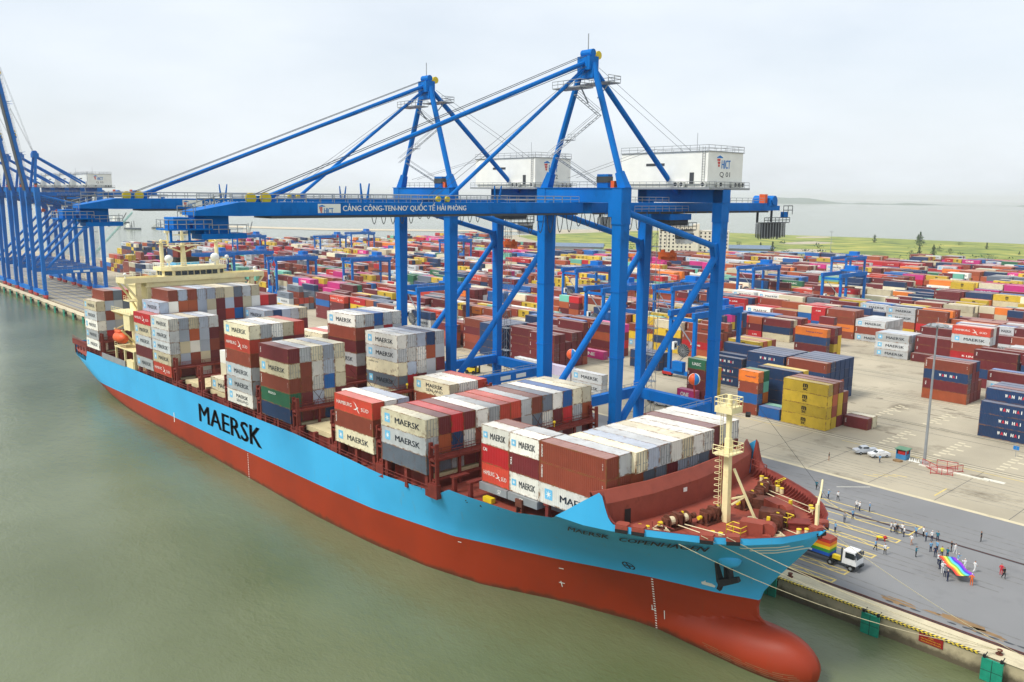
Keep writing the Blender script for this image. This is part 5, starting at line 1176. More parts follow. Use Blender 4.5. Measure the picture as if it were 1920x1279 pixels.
    for x in (-J+.0,-J+2.4):
        for y in (32.4,33.8): sr.tube((x,y,4),(x,y,52),.07,4)
    for k in range(22): z = 5+k*2.1; sr.tube((-J,32.4,z),(-J+2.4,32.4,z+2.1),.05,4); sr.tube((-J+2.4,33.8,z),(-J+2.4,32.4,z+2.1),.05,4)
    sr.build('lift_tower', M_GREY, root)
    nb = MB(); nb.add([(0,0,0),(0,3.2,0),(0,3.2,1.0),(0,0,1.0)], [(0,1,2,3)]); link('name_board', nb.mesh('name_board', M_WHITE), root, (J+.82, 15, 13.4)); link('name_board', nb.mesh('name_board', M_WHITE), root, (J+.82, 20, 13.4))
    return root
c1 = quay_crane('quay_crane', 'near blue quay crane, boom lowered over the bow half of the ship', (-107.5, 114.1, QZ), '01', False, True)
c2 = quay_crane('quay_crane', 'second blue quay crane, boom lowered, left of the nearest crane', (-156.0, 114.1, QZ), '02', False, True)
c3 = quay_crane('quay_crane', 'blue crane with raised boom, nearest of the far left row', (-503, 114.1, QZ), '03', True, False)
for k, lab in ((1, 'blue crane with raised boom, second in the far left row'), (2, 'blue crane with raised boom, third in the far left row'), (3, 'blue crane with raised boom, last in the far left row')):
    c = copy_tree(c3); c.location = (-503-31*k, 114.1, QZ); c['label'] = lab

# ================================================================== yard gantry cranes
def yard_gantry():
    r = thing('yard_gantry', '', 'gantry crane', (0,0,0), 0, 'gantry cranes straddling the yard blocks')
    lg = MB(); lg.box(-.55,.55,-.5,.5,1.6,19.6); twin('leg', r, lg, M_BLUE, [((x, y, 0), 0) for x in (-4.6, 4.6) for y in (0, 24.4)])
    sb = MB(); sb.box(-6.4,6.4,-.55,.55,1.2,2.4); twin('sill_beam', r, sb, M_BLUE, [((0, 0, 0), 0), ((0, 24.4, 0), 0)])
    gb = MB(); gb.box(-.6,.6,-1.2,25.6,19.6,21.4); gb.rail([(.7,-1,21.4),(.7,25.4,21.4)], gap=2.6, r=.05, mi=1); twin('girder', r, gb, [M_BLUE, M_GREY], [((x, 0, 0), 0) for x in (-4.6, 4.6)])
    eb = MB(); eb.box(-4,4,-.4,.4,18.4,19.4); twin('end_tie', r, eb, M_BLUE, [((0, 0, 0), 0), ((0, 24.4, 0), 0)])
    bg = MB()
    for q_ in (-1.0, 1.0): bg.lathe([(.8,-.35),(.8,.35)], 12, (q_,0,.8), axis='y', mi=1)
    bg.box(-1.8,1.8,-.6,.6,.6,1.5,0); twin('bogie', r, bg, [M_REDB, M_RUBBER], [((x, y, 0), 0) for x in (-5.2, 5.2) for y in (0, 24.4)])
    tr = MB(); tr.box(-4.4,4.4,16.5,21.5,21.5,22.2,0); tr.box(-2.5,2.8,17.2,20.6,22.2,24.2,0); tr.tube((-2,18.8,22.8),(2,18.8,22.8),.9,10,1); tr.box(1.2,3.4,15,17,18.6,21,2)
    for x in (-2,2):
        for y in (17.6,20.2): tr.tube((x,y,21.5),(x,y,13.8),.05,4,1)
    t_ = tr.build('trolley', [M_BLUE, M_DGREY, M_GREY], r)
    sp = MB(); sp.box(-6.0,6.0,-.4,.4,0,.4); sp.box(-2,2,-1.1,1.1,.3,.9); link('spreader', sp.mesh('spreader', M_WINCH), t_, (0,18.9,13.0))
    re = MB(); re.lathe([(2.1,-.18),(2.1,.18)], 26, (0,0,0), axis='y', mi=1)
    for k in range(18): a = k*math.pi/9; re.beam((.3*math.cos(a),-.26,.3*math.sin(a)),(2.3*math.cos(a),-.26,2.3*math.sin(a)),.12,.1,0)
    link('cable_reel', re.mesh('cable_reel', [M_GREY, M_DGREY]), r, (1.2,-.9,9.2))
    eh = MB(); eh.box(-2.6,1.4,-1.4,.4,2.4,5.4,0); eh.build('electric_house', M_BLUE, r); eh = MB(); eh.box(-3.2,-2.4,-1.0,.8,9,11.5,0); eh.box(-2.42,-2.36,-.6,.4,9.6,11,1); eh.build('switch_cabinet', [M_WHITE, M_GLASS], r)
    st_ = MB(); st_.beam((-4.0,.7,2.4),(4.0,.7,10.5),.5,.12); st_.beam((4.0,.7,10.5),(-4.0,.7,19),.5,.12); st_.rail([(-4,.9,2.4),(4,.9,10.5)], gap=3, r=.05); st_.build('stair', M_GREY, r)
    return r
g0 = yard_gantry()
RT = [(-157.0,1,'nearest, beside the first crane legs'),(-288.0,4,'with white cabinet seen between the crane legs'),(-222.0,2,'just left of the first crane rear leg'),(-209.0,3,'seen through the first crane portal'),
      (-241.0,7,'beyond the navy blocks near the first crane'),(-435.0,1,'right of the ship bridge, front one'),(-406.0,2,'right of the ship bridge, rear one'),(-672.0,4,'behind the ship bridge near the bay'),
      (-634.0,6,'at the far left shore, front one'),(-675.0,8,'at the far left shore, rear one'),(-533.0,8,'far behind the second crane legs'),(-267.0,0,'framed by the second crane legs'),
      (-246.0,11,'in the right yard pair, rear one'),(-194.0,7,'in the right yard pair, front one'),(-489.0,1,'left of the ship mast, rear one'),(-487.0,0,'left of the ship mast, front one')]
for k, (x, b_, lab) in enumerate(RT):
    g = g0 if k == 0 else copy_tree(g0); g.location = (x, BLOCKS[b_]-3.0, QZ); g['label'] = 'blue rubber-tyred yard gantry crane '+lab
# ================================================================== quay furniture
def fender():
    r = thing('quay_fender', '', 'fender', (0,0,0), 0, 'green panel fenders along the quay wall')
    p = MB(); p.box(-1.25,1.25,-.15,.15,-2.6,.35); p.box(-1.25,1.25,-.17,-.15,-1.2,-1.15,1); p.box(-.03,.03,-.17,-.15,-2.6,.35,1); p.build('panel', [M_TEAL, M_RUBBER], r)
    c = MB(); c.lathe([(.85,.15),(.65,.6),(.6,.9),(.9,1.15)], 14, (0,0,-1.0), axis='y'); c.build('rubber_cone', M_RUBBER, r)
    for x in (-1.0, 1.0): h = MB(); h.tube((x,.1,.35),(x,1.1,.7),.06,5); h.tube((x,.1,-2.3),(x,1.1,.2),.06,5); h.box(x-.15,x+.15,-.1,.25,.35,.75); h.build('chain', M_RUBBER, r)
    return r
f0 = fender()
fx = [-46.3,-30.8,-15.3,-62.0,-77.5]+[-270-15.5*k for k in range(24)]
for k, x in enumerate(fx):
    f = f0 if k == 0 else copy_tree(f0); f.location = (x, 109.75, QZ-.15)
    f['label'] = 'green fender panel left of the red sign' if k == 0 else 'green fender panel at lower right corner' if k == 1 else 'green fender panel under the ship bow' if k in (3,) else 'green fender panel beyond the lower right corner' if k == 2 else 'green fender panel hidden behind the bow' if k == 4 else 'green fender, %s one back from the stern along the far quay' % ordn(k-4)
sg = thing('wall_sign', 'dark red sign with yellow writing on the quay wall', 'sign', (-38.6, 110.86, QZ-.85))
b = MB(); b.box(-1.55,1.55,-.06,0,-.6,.6); b.build('board', mat('sign_red', lin(140,26,24), var=.1), sg)
for k, (t, w_) in enumerate((('CẤM', .6),('TÀU THUYỀN NEO ĐẬU', 2.6),('TRONG KHU VỰC CẦU CẢNG', 2.6))): link('lettering', fit_text(t, w_, .2, M_YEL, .02), sg, (0, -.075, .33-k*.33))
mo = MB(); mo.lathe([(.45,0),(.45,.1),(.22,.16),(.2,.45),(.36,.5),(.36,.6)], 12); mo.box(-.1,.1,-.45,.45,.4,.55); mom = mo.mesh('mooring_bollard', M_WINCH)
for k, x in enumerate((-30.9,-26.2,-60,-270,-285,-300,-315,-330,-345,-360,-375,-390,-405)):
    tag(link('mooring_bollard', mom, None, (x, 112.4, QZ+.02)), ['dark mooring bollard holding the bow ropes at right','dark mooring bollard beyond the lower right corner','dark mooring bollard hidden by the bow'][k] if k < 3 else 'dark mooring bollard, %s along the far quay edge' % ordn(k-2), 'bollard', 'bollards on the quay edge')
def lamp(x, y, h, label):
    r = thing('lamp_mast', label, 'lamp mast', (x, y, QZ)); p = MB(); p.tube((0,0,0),(0,0,h),.32,10,r2=.16); p.lathe([(.9,0),(.9,.5)],8); p.build('pole', M_GREY, r)
    t = MB(); t.lathe([(1.3,h-.2),(1.3,h+.1)], 12); t.tube((0,0,h),(0,0,h+1.6),.06,5); t.build('head_ring', M_GREY, r)
    l = MB(); l.box(-.3,.3,-.45,.45,-.25,.05); l.box(-.26,.26,-.4,.4,-.28,-.25); me = l.mesh('floodlight', M_GREY)
    for k in range(8): a = k*math.pi/4; link('floodlight', me, r, (1.9*math.cos(a), 1.9*math.sin(a), h), (0, .5, a))
    return r
lamp(-69.7,185.5,30.6,'tall grey lamp mast beside the red barriers'); lamp(-409,800,24,'far lamp mast in front of the green meadow'); lamp(-590,470,32,'slim lamp mast in the far yard, left of the second crane')
lamp(-330,262,30,'slim lamp mast among stacks near the second crane'); lamp(-430,173,22,'slim lamp mast behind the ship bridge')
# ---- vehicles
def vehicle(name, label, loc, rz, paint, kind):
    r = thing(name, label, 'pickup' if kind == 'pickup' else 'car', (loc[0], loc[1], QZ+.012), rz, 'vehicles parked behind the apron')
    pr_ = [(-2.25,.35),(2.2,.35),(2.3,.75),(2.15,.95),(1.1,1.05),(.5,1.5),(-.9,1.52),(-1.6,1.1),(-2.25,1.0)] if kind != 'pickup' else [(-2.6,.5),(2.5,.5),(2.6,.95),(2.45,1.15),(1.4,1.25),(.8,1.8),(-.5,1.82),(-.7,1.25),(-2.6,1.25)]
    def prof(pts, w_, mb, w_top=None):
        n = len(pts); mb.add([(x, -w_*(1 if z < 1.15 else .82), z) for x, z in pts]+[(x, w_*(1 if z < 1.15 else .82), z) for x, z in pts], [tuple(range(n)), tuple(range(2*n-1, n-1, -1))]+[(k, n+k, n+(k+1) % n, (k+1) % n) for k in range(n)])
    b = MB(); prof(pr_, .9, b); b.build('body', paint, r)
    g = MB(); zc = (1.08, 1.46) if kind != 'pickup' else (1.3, 1.74)
    g.add([(1.06,-.7,zc[0]),(1.06,.7,zc[0]),(.56,.66,zc[1]),(.56,-.66,zc[1])], [(0,1,2,3)]) if kind != 'pickup' else g.add([(1.42,-.7,zc[0]),(1.42,.7,zc[0]),(.84,.66,zc[1]),(.84,-.66,zc[1])], [(0,1,2,3)])
    for sy in (-1, 1): g.box(-.85 if kind != 'pickup' else -.5, .5 if kind != 'pickup' else .8, min(sy*.76, sy*.80), max(sy*.76, sy*.80), zc[0]+.06, zc[1]-.04)
    g.build('window', M_GLASS, r)
    wh_ = MB(); wh_.lathe([(.33,-.12),(.33,.12)], 12, axis='y'); wh_.lathe([(.18,-.13),(.18,.13)], 8, axis='y', mi=1)
    twin('wheel', r, wh_, [M_RUBBER, M_GREY], [((x, y, .33), 0) for x in (-1.4, 1.4) for y in (-.82, .82)])
    hl_ = MB(); hl_.box(-.04,.04,-.2,.2,-.08,.08); twin('headlight', r, hl_, M_WHITE, [((2.26 if kind != 'pickup' else 2.56, y, .82 if kind != 'pickup' else 1.0), 0) for y in (-.62, .62)])
    return r
M_SILV = mat('silver_paint', lin(196,200,204), rough=.3, var=.05, metal=.3); M_DARK = mat('dark_car_paint', lin(36,40,48), rough=.3, var=.05); M_CARW = mat('white_car_paint', lin(232,232,230), rough=.3, var=.04)
vehicle('pickup_truck','silver pickup parked left of the white car',(-81.6,182.6),-2.2,M_SILV,'pickup'); vehicle('parked_car','white sedan between silver pickup and blue booth',(-78.4,182.6),-2.2,M_CARW,'car')
vehicle('parked_car','black car behind the first crane legs, beside silver one',(-141.6,183.4),-2.9,M_DARK,'car'); vehicle('parked_car','silver car in front of the black car',(-138.6,182.6),-2.9,M_SILV,'car')
vehicle('parked_car','white car behind the second crane, rear one',(-204.2,184.6),2.9,M_CARW,'car'); vehicle('parked_car','pale silver car behind the second crane, front one',(-199,183),2.9,M_SILV,'car'); vehicle('parked_car','dark car behind the second crane legs',(-209.5,181.6),2.9,M_DARK,'car')
vehicle('parked_car','white car just behind the near crane diagonal',(-147.5,181.5),2.9,M_CARW,'car')
fk = thing('forklift', 'yellow heavy forklift under the second crane', 'forklift', (-204.5,169.5,QZ+.01), .2)
b = MB(); b.box(-2.4,1.4,-1.2,1.2,.6,1.9); b.box(-2.6,-1.4,-1.1,1.1,1.2,2.6); b.build('body', M_YEL, fk); b = MB(); b.box(-.9,.7,-.9,.9,1.9,3.5); b.build('cab', M_GLASS, fk)
b = MB(); b.box(1.5,1.9,-1.1,-.8,.2,5.4); b.box(1.5,1.9,.8,1.1,.2,5.4); b.box(1.5,1.9,-1.1,1.1,5.1,5.4); b.build('mast', M_BLACK, fk); b = MB(); b.lathe([(.6,-.3),(.6,.3)],12,axis='y'); twin('wheel', fk, b, M_RUBBER, [((x,y,.6),0) for x in (-1.7,1.0) for y in (-1.2,1.2)])
bt = thing('guard_booth', 'small blue booth with green roof beside lamp mast', 'booth', (-74.4,185.6,QZ))
b = MB(); b.box(-1.1,1.1,-1.1,1.1,0,1.1); b.box(-1.1,-.95,-1.1,1.1,1.1,2.2); b.box(-1.1,1.1,.95,1.1,1.1,2.2); b.box(.95,1.1,-1.1,-.9,1.1,2.2); b.build('wall', mat('booth_blue', lin(60,130,176)), bt)
b = MB(); b.prism([(-1.35,-1.35),(1.35,-1.35),(1.35,1.35),(-1.35,1.35)], 2.2, 2.35); b.build('roof', mat('booth_green', lin(96,140,110)), bt); b = MB(); b.box(-.7,.9,-1.0,.8,1.12,1.9); b.build('cabinet', M_REDB, bt)
for k, (x, y, rz, ln, lab) in enumerate(((-67.4,182.6,-.6,5.0,'red and white fence panel nearest the lamp mast'),(-64.2,180.6,.5,4.2,'red and white fence panel at the front'),(-62.8,184.0,1.2,4.4,'red and white fence panel at the right'),(-65.2,186.2,.3,4.0,'red and white fence panel at the rear'))):
    r = thing('crowd_barrier', lab, 'barrier', (x,y,QZ+.004), rz, 'red and white fence panels by the mast'); b = MB()
    for z in (.15,1.45): b.tube((-ln/2,0,z),(ln/2,0,z),.07,5)
    for a in (-ln/2,0,ln/2): b.tube((a,0,0),(a,0,1.5),.06,5); b.box(a-.05,a+.05,-.35,.35,0,.06)
    b.build('frame', M_REDB, r); b = MB(); n = int(ln/.24)
    for j in range(n): b.tube((-ln/2+.12+j*.24,0,.2),(-ln/2+.12+j*.24,0,1.4),.03,4)
    b.build('bar', mat('pale_pink', lin(226,180,176)), r)
for k in range(7):
    b = MB(); b.lathe([(.3,0),(.3,.06),(.18,.1),(.05,.7)], 8); tag(b.build('traffic_cone', M_WHITE), 'pale cone, %s in the line beside the booth' % ordn(k+1), 'cone', 'cones beside the booth').location = (-72.6+k*.45, 185.0+.15*(k % 3), QZ+.004)
b = MB(); b.prism([(-.9,-.5),(-.3,-.8),(.7,-.6),(1,.2),(.4,.7),(-.6,.6)],0,.35); tag(b.build('sand_heap', M_STAIN), 'low heap of sacks in front of the booth', 'heap').location = (-74.2,182.7,QZ)
ys = thing('yard_sign', 'small blue sign on short post at right edge', 'sign', (-58.1,206,QZ)); b = MB(); b.tube((0,0,0),(0,0,2.4),.05,5); b.build('post', M_GREY, ys); b = MB(); b.box(-.6,.6,-.03,.03,1.7,2.6); b.build('board', M_LOGO_B, ys)
# ---- terminal tractor with a rainbow-striped box
tk = thing('terminal_tractor', 'white terminal tractor with flatbed trailer beside the bow', 'truck', (-59.0,122.3,QZ+.012))
b = MB(); b.box(-9.5,5.2,-.5,.5,.7,1.05); b.box(-9.5,.6,-1.2,1.2,1.05,1.25); b.build('chassis', M_DGREY, tk)
b = MB(); b.add([(2.7,-1.2,1.0),(5.0,-1.2,1.0),(5.0,1.2,1.0),(2.7,1.2,1.0),(2.8,-1.1,3.1),(4.6,-1.1,3.1),(4.6,1.1,3.1),(2.8,1.1,3.1),(5.0,-1.2,1.9),(5.0,1.2,1.9)], [(0,1,8,5,4),(3,7,6,9,2),(4,5,6,7),(0,4,7,3),(1,2,9,8),(8,9,6,5),(0,3,2,1)]); cab_ = b.build('cab', M_CARW, tk)
b = MB(); b.add([(5.0,-1.0,2.0),(5.0,1.0,2.0),(4.66,1.0,3.0),(4.66,-1.0,3.0)], [(0,1,2,3)]); b.v = [(x+.02,y,z) for x,y,z in b.v]; b.box(3.2,4.6,-1.22,-1.17,2.0,2.9); b.box(3.2,4.6,1.17,1.22,2.0,2.9); b.build('window', M_GLASS, cab_)
b = MB(); b.box(4.9,5.2,-1.2,1.2,.55,.95,0); b.box(1.0,2.6,-.9,-.2,1.1,1.7,1); b.box(1.6,2.6,.2,1.0,.6,1.2,0); b.box(2.4,2.6,-1.0,-.8,1.0,3.3,0); b.box(4.7,4.9,-1.5,-1.25,2.2,2.8,0); b.box(4.7,4.9,1.25,1.5,2.2,2.8,0); b.build('fittings', [M_DGREY, M_YEL], tk)
b = MB(); b.lathe([(.52,-.28),(.52,.28)],12,axis='y'); b.lathe([(.25,-.29),(.25,.29)],8,axis='y',mi=1); twin('wheel', tk, b, [M_RUBBER, M_GREY], [((x,y,.52),0) for x in (4.2,.9,-7.4,-8.7) for y in (-1.05,1.05)])
RAINB = [lin(96,40,150),lin(30,90,190),lin(60,150,60),lin(236,206,40),lin(230,120,30),lin(190,50,40)]
rc = thing('rainbow_container', 'short container in rainbow stripes with red roof on the trailer', 'container', (-61.4,122.3,QZ+1.29))
for k, c in enumerate(RAINB[1:]):
    b = MB(); b.box(-3.0,3.0,-1.2,1.2,k*.52,(k+1)*.52-.004); b.build('stripe_panel', mat('rainbow_%d' % k, c, var=.08), rc)
b = MB(); b.box(-3.05,3.05,-1.22,1.22,2.6,2.68); b.build('roof', M_DECK, rc)
# ---- people
def person_mesh(pose):
    J_ = {'p':(0,0,.95),'ch':(0,0,1.3),'nk':(0,.01,1.48),'hd':(0,.03,1.62),'tp':(0,.03,1.74),'ls':(-.19,0,1.42),'rs':(.19,0,1.42),'lh':(-.1,0,.9),'rh':(.1,0,.9)}
    if pose == 'walk': L = {'le':(-.25,-.08,1.15),'lw':(-.25,.08,.92),'re':(.25,.1,1.16),'rw':(.26,.26,.98),'lk':(-.1,.16,.5),'lf':(-.1,.1,.08),'lt':(-.1,.26,.04),'rk':(.1,-.05,.48),'rf':(.1,-.3,.12),'rt':(.1,-.17,.04)}
    elif pose == 'wave': L = {'le':(-.32,.1,1.25),'lw':(-.3,.35,1.4),'re':(.3,.12,1.2),'rw':(.2,.36,1.2),'lk':(-.12,.02,.48),'lf':(-.12,-.02,.08),'lt':(-.13,.14,.04),'rk':(.12,.02,.48),'rf':(.12,-.02,.08),'rt':(.13,.14,.04)}
    else: L = {'le':(-.26,-.03,1.15),'lw':(-.24,.07,.9),'re':(.26,-.03,1.15),'rw':(.24,.07,.9),'lk':(-.11,.02,.48),'lf':(-.12,-.02,.08),'lt':(-.14,.14,.04),'rk':(.11,.02,.48),'rf':(.12,-.02,.08),'rt':(.14,.14,.04)}
    J_.update(L); ks = list(J_); ed = [('p','ch'),('ch','nk'),('nk','hd'),('hd','tp'),('ch','ls'),('ch','rs'),('ls','le'),('le','lw'),('rs','re'),('re','rw'),('p','lh'),('p','rh'),('lh','lk'),('lk','lf'),('lf','lt'),('rh','rk'),('rk','rf'),('rf','rt')]
    me = bpy.data.meshes.new('person'); me.from_pydata([J_[k] for k in ks], [(ks.index(a), ks.index(b_)) for a, b_ in ed], [])
    o = bpy.data.objects.new('person', me); COL.objects.link(o); o.modifiers.new('s', 'SKIN')
    R_ = {'p':.15,'ch':.16,'nk':.06,'hd':.105,'tp':.085,'ls':.08,'rs':.08,'le':.05,'re':.05,'lw':.036,'rw':.036,'lh':.1,'rh':.1,'lk':.068,'rk':.068,'lf':.048,'rf':.048,'lt':.04,'rt':.04}
    for i, k in enumerate(ks):
        v = me.skin_vertices[0].data[i]; v.radius = (R_[k], R_[k]*(.8 if k in ('p','ch') else 1)); v.use_root = (k == 'p')
    o.modifiers.new('b', 'SUBSURF').levels = 1
    dg = bpy.context.evaluated_depsgraph_get(); r = bpy.data.meshes.new_from_object(o.evaluated_get(dg)); bpy.data.objects.remove(o); bpy.data.meshes.remove(me)
    r.name = 'person'; r.materials.clear()
    for _ in range(4): r.materials.append(M_BLACK)
    mi = []
    for p in r.polygons:
        c = p.center; arm = abs(c.x) > .215 and .8 < c.z < 1.4
        mi.append(3 if c.z > 1.66 else 2 if c.z > 1.5 or (arm and c.z < 1.12) else 0 if c.z > .93 else 1)
    r.polygons.foreach_set('material_index', mi); r.polygons.foreach_set('use_smooth', [True]*len(r.polygons)); return r
PM = {k: person_mesh(k) for k in ('stand', 'walk', 'wave')}
CL = {n: mat('cloth_'+n, c, rough=.85, var=.1, scale=3) for n, c in dict(white=lin(228,228,226), blue=lin(120,168,204), navy=lin(32,42,72), black=lin(28,28,32), red=lin(206,44,60), orange=lin(226,110,50), teal=lin(30,110,130), skin=lin(188,140,112), hair=lin(30,24,22), helmet=lin(236,236,232), yellow=lin(214,214,60), grey=lin(130,134,140)).items()}
PEOPLE = [(-76.9,151.9,'teal','black','hair','walk','woman-sized figure in teal nearest the drain strip'),(-73.8,148.1,'blue','navy','helmet','stand','left of two in blue shirts and white helmets'),(-72.8,148.8,'blue','navy','helmet','wave','right of two in blue shirts and white helmets'),(-71.1,149.3,'white','black','hair','walk','walking away from the helmet pair, white top'),
 (-66.5,147.3,'white','navy','helmet','stand','left of a white-shirted pair with helmets'),(-65.8,147.0,'white','navy','helmet','stand','right of a white-shirted pair with helmets'),(-64.4,148.1,'blue','black','helmet','stand','blue shirt and white helmet standing right of white pair'),(-64.8,142.3,'blue','navy','hair','stand','blue shirt on the wide hatched box'),(-64.9,139.4,'grey','navy','hair','walk','grey shirt below the hatched box'),(-63.9,134.1,'blue','navy','hair','stand','blue shirt right beside the bow bulwark'),
 (-57.6,141.6,'white','black','hair','stand','first of the row at the crane rail'),(-57.1,142.0,'white','navy','hair','stand','second of the row at the crane rail'),(-56.5,141.5,'black','black','hair','stand','third of the row at the crane rail, dark clothes'),(-56.0,142.4,'white','black','hair','stand','fourth of the row at the crane rail'),(-55.2,141.2,'white','navy','hair','stand','fifth of the row at the crane rail'),
 (-55.9,132.0,'blue','black','hair','walk','blue shirt walking left of the hatched lane end'),(-54.1,131.5,'white','black','hair','walk','white shirt at the end of a hatched lane'),(-53.9,142.9,'blue','navy','hair','stand','sixth at the crane rail, blue shirt'),(-53.0,143.7,'white','black','hair','stand','seventh at the crane rail, white shirt'),(-51.9,142.1,'blue','navy','hair','stand','eighth at the crane rail, blue shirt'),(-51.3,143.0,'white','navy','helmet','stand','ninth at the crane rail, white helmet'),(-50.6,143.5,'teal','navy','hair','stand','last at the crane rail, teal shirt'),
 (-52.9,138.7,'white','skin','hair','walk','white shirt and bare legs in front of the row'),(-50.4,134.4,'teal','black','hair','wave','teal top alone left of the flag group'),(-49.6,138.2,'blue','navy','hair','stand','back left of blue cluster'),(-48.3,136.7,'navy','navy','hair','stand','front of blue cluster in dark clothes'),(-49.0,139.2,'blue','navy','hair','stand','back right of blue cluster'),(-47.4,140.9,'black','black','hair','stand','black clothes behind the flag'),(-46.6,140.4,'white','white','hair','walk','all white clothes behind the flag'),
 (-47.6,137.5,'yellow','black','hair','stand','yellow vest at the flag corner'),(-46.8,137.7,'teal','navy','hair','stand','teal shirt beside yellow vest'),(-46.9,134.2,'white','navy','hair','wave','holding the flag at its upper left'),(-46.0,132.6,'navy','navy','hair','wave','holding the flag at left edge, dark clothes'),(-45.2,131.6,'white','white','helmet','wave','holding the flag at left edge, white clothes'),(-44.4,130.3,'grey','navy','hair','wave','holding the flag at lower left, grey shirt'),(-43.5,129.1,'navy','navy','helmet','wave','holding the flag at bottom left corner'),
 (-44.8,136.6,'blue','white','helmet','wave','holding the flag at top right corner'),(-43.3,135.2,'white','white','helmet','wave','holding the flag at right edge'),(-40.6,130.4,'orange','orange','helmet','wave','orange clothes at the flag tip'),(-42.0,135.6,'white','white','hair','walk','all white clothes right of the flag'),(-45.7,149.1,'black','black','hair','stand','black clothes alone beyond the crane rail'),(-38.2,136.6,'black','black','hair','walk','black clothes in front of the red figure at right'),(-38.9,137.6,'red','red','hair','stand','red clothes at the far right'),(-76.3,178.4,'blue','navy','hair','walk','blue clothes in front of the white sedan'),(-84.4,171.4,'black','skin','hair','stand','dark clothes alone near the yellow block')]
for k, (x, y, sh_, tr_, hd_, po, lab) in enumerate(PEOPLE):
    o = link('person', PM[po], None, (x, y, QZ+.018), (0, 0, (k*2.399) % 6.283)); o.scale = (1.08,)*3
    for i, m_ in enumerate((CL[sh_], CL[tr_], CL['skin'], CL[hd_])): o.material_slots[i].link = 'OBJECT'; o.material_slots[i].material = m_
    tag(o, 'person '+lab, 'person', 'people gathered on the apron')
# rainbow flag carried flat
fg = thing('rainbow_flag', 'large rainbow striped flag carried flat by a group', 'flag', (-43.7,132.6,QZ+1.15))
ex_, ey_ = Vector((4.4,-4.4,-.25)), Vector((1.9,1.7,0)); NSF = 7
FC = [lin(214,60,50),lin(232,130,50),lin(236,220,90),lin(120,190,80),lin(90,190,220),lin(60,70,190),lin(140,50,190)]
for k in range(NSF):
    b = MB(); P = []
    for i in range(13):
        u = i/12
        for v in (k/NSF, (k+1)/NSF):
            p = ex_*(u-.5)+ey_*(v-.5); z = .12*math.sin(u*11+v*4)+.25*abs(u-.5)+.25*abs(v-.5); P.append((p.x, p.y, p.z+z))
    b.add(P, [(2*i, 2*i+2, 2*i+3, 2*i+1) for i in range(12)]); b.build('stripe', mat('flag_%d' % k, FC[k], rough=.8, var=.06), fg, smooth=True)
ld = thing('lion_costume', 'red and yellow lion dance costume on a hatched lane', 'costume', (-57.0,136.6,QZ+.012)); b = MB(); b.sphere((.9,0,.95),.5,10,sq=(1,1.1,.8)); b.box(1.1,1.5,-.3,.3,.75,.9); b.build('head', M_REDB, ld, smooth=True)
b = MB(); b.sphere((-.4,0,.85),.6,10,sq=(1.7,.9,.55)); b.build('cloth_body', M_YEL, ld, smooth=True); b = MB()
for x, y in ((.7,.2),(.9,-.2),(-.9,.2),(-1.1,-.2)): b.tube((x,y,0),(x,y,.8),.12,6)
b.build('trousers', M_REDB, ld); ld.scale = (.62, .7, .72); ld.rotation_euler = (0, 0, .5)
for k, (x, y, lab) in enumerate(((-172.5,181.5,'striped balloon with red tail in front of navy block'),(-127.5,181.0,'striped balloon half hidden by the near crane leg'))):
    r = thing('balloon', lab, 'balloon', (x,y,QZ+8.0)); b = MB(); b.sphere((0,0,1.6),1.6,14); me = b.mesh('envelope', [M_WHITE, M_ORANGE, M_LOGO_B], True)
    for p in me.polygons: a = math.atan2(p.center.y, p.center.x); p.material_index = int((a+math.pi)/(math.pi/3)) % 3
    link('envelope', me, r); b = MB(); b.beam((0,0,0),(.5,0,-4.2),.9,.06,w2=.3); b.tube((0,0,0),(0,0,-8.0),.03,4,1); b.build('tail', [M_REDB, M_DGREY], r)
# ================================================================== far buildings and boats
of = thing('office_block', 'pale eight-storey office block behind the yard', 'building', (-494,677,QZ), math.radians(34))
b = MB(); b.box(-26,6,-7,7,0,28); b.box(6,12,-8,8,0,31); b.box(12,40,-6.5,6.5,0,24.5); b.box(-26.3,6.3,-7.3,7.3,28,28.5); b.box(12,40.3,-6.8,6.8,24.5,25); b.build('wall', mat('office_wall', lin(226,216,198), var=.06), of)
wn_ = MB(); wn_.box(-.75,.75,-.08,.08,-.8,.8); wme = wn_.mesh('window', M_GLASS)
for fl_ in range(8):
    for k in range(8): link('window', wme, of, (-24+k*4, -7.0, 2.2+fl_*3.4))
    if fl_ < 7:
        for k in range(7): link('window', wme, of, (14+k*4, -6.5, 2.2+fl_*3.4))
    for k in range(4): link('window', wme, of, (40.0, -4.5+k*3, 2.2+min(fl_,6)*3.4), (0,0,math.pi/2)) if fl_ < 7 else None
sh_ = thing('gate_canopy', 'long blue-roofed gate canopy at the meadow edge', 'building', (-410,684,QZ), math.radians(40)); b = MB(); b.box(-52,52,-9,9,7.2,7.9); b.prism([(-52,-9),(52,-9),(52,9),(-52,9)],7.9,8.2); b.build('roof', mat('canopy_blue', lin(96,140,176)), sh_)
b = MB(); b.box(-.4,.4,-.4,.4,0,7.2); twin('column', sh_, b, M_GREY, [((-48+k*8,y,0),0) for k in range(13) for y in (-8,8)]); b = MB(); b.box(-1.2,1.2,-2,2,0,3); twin('toll_booth', sh_, b, M_WHITE, [((-44+k*8,0,0),0) for k in range(12)])
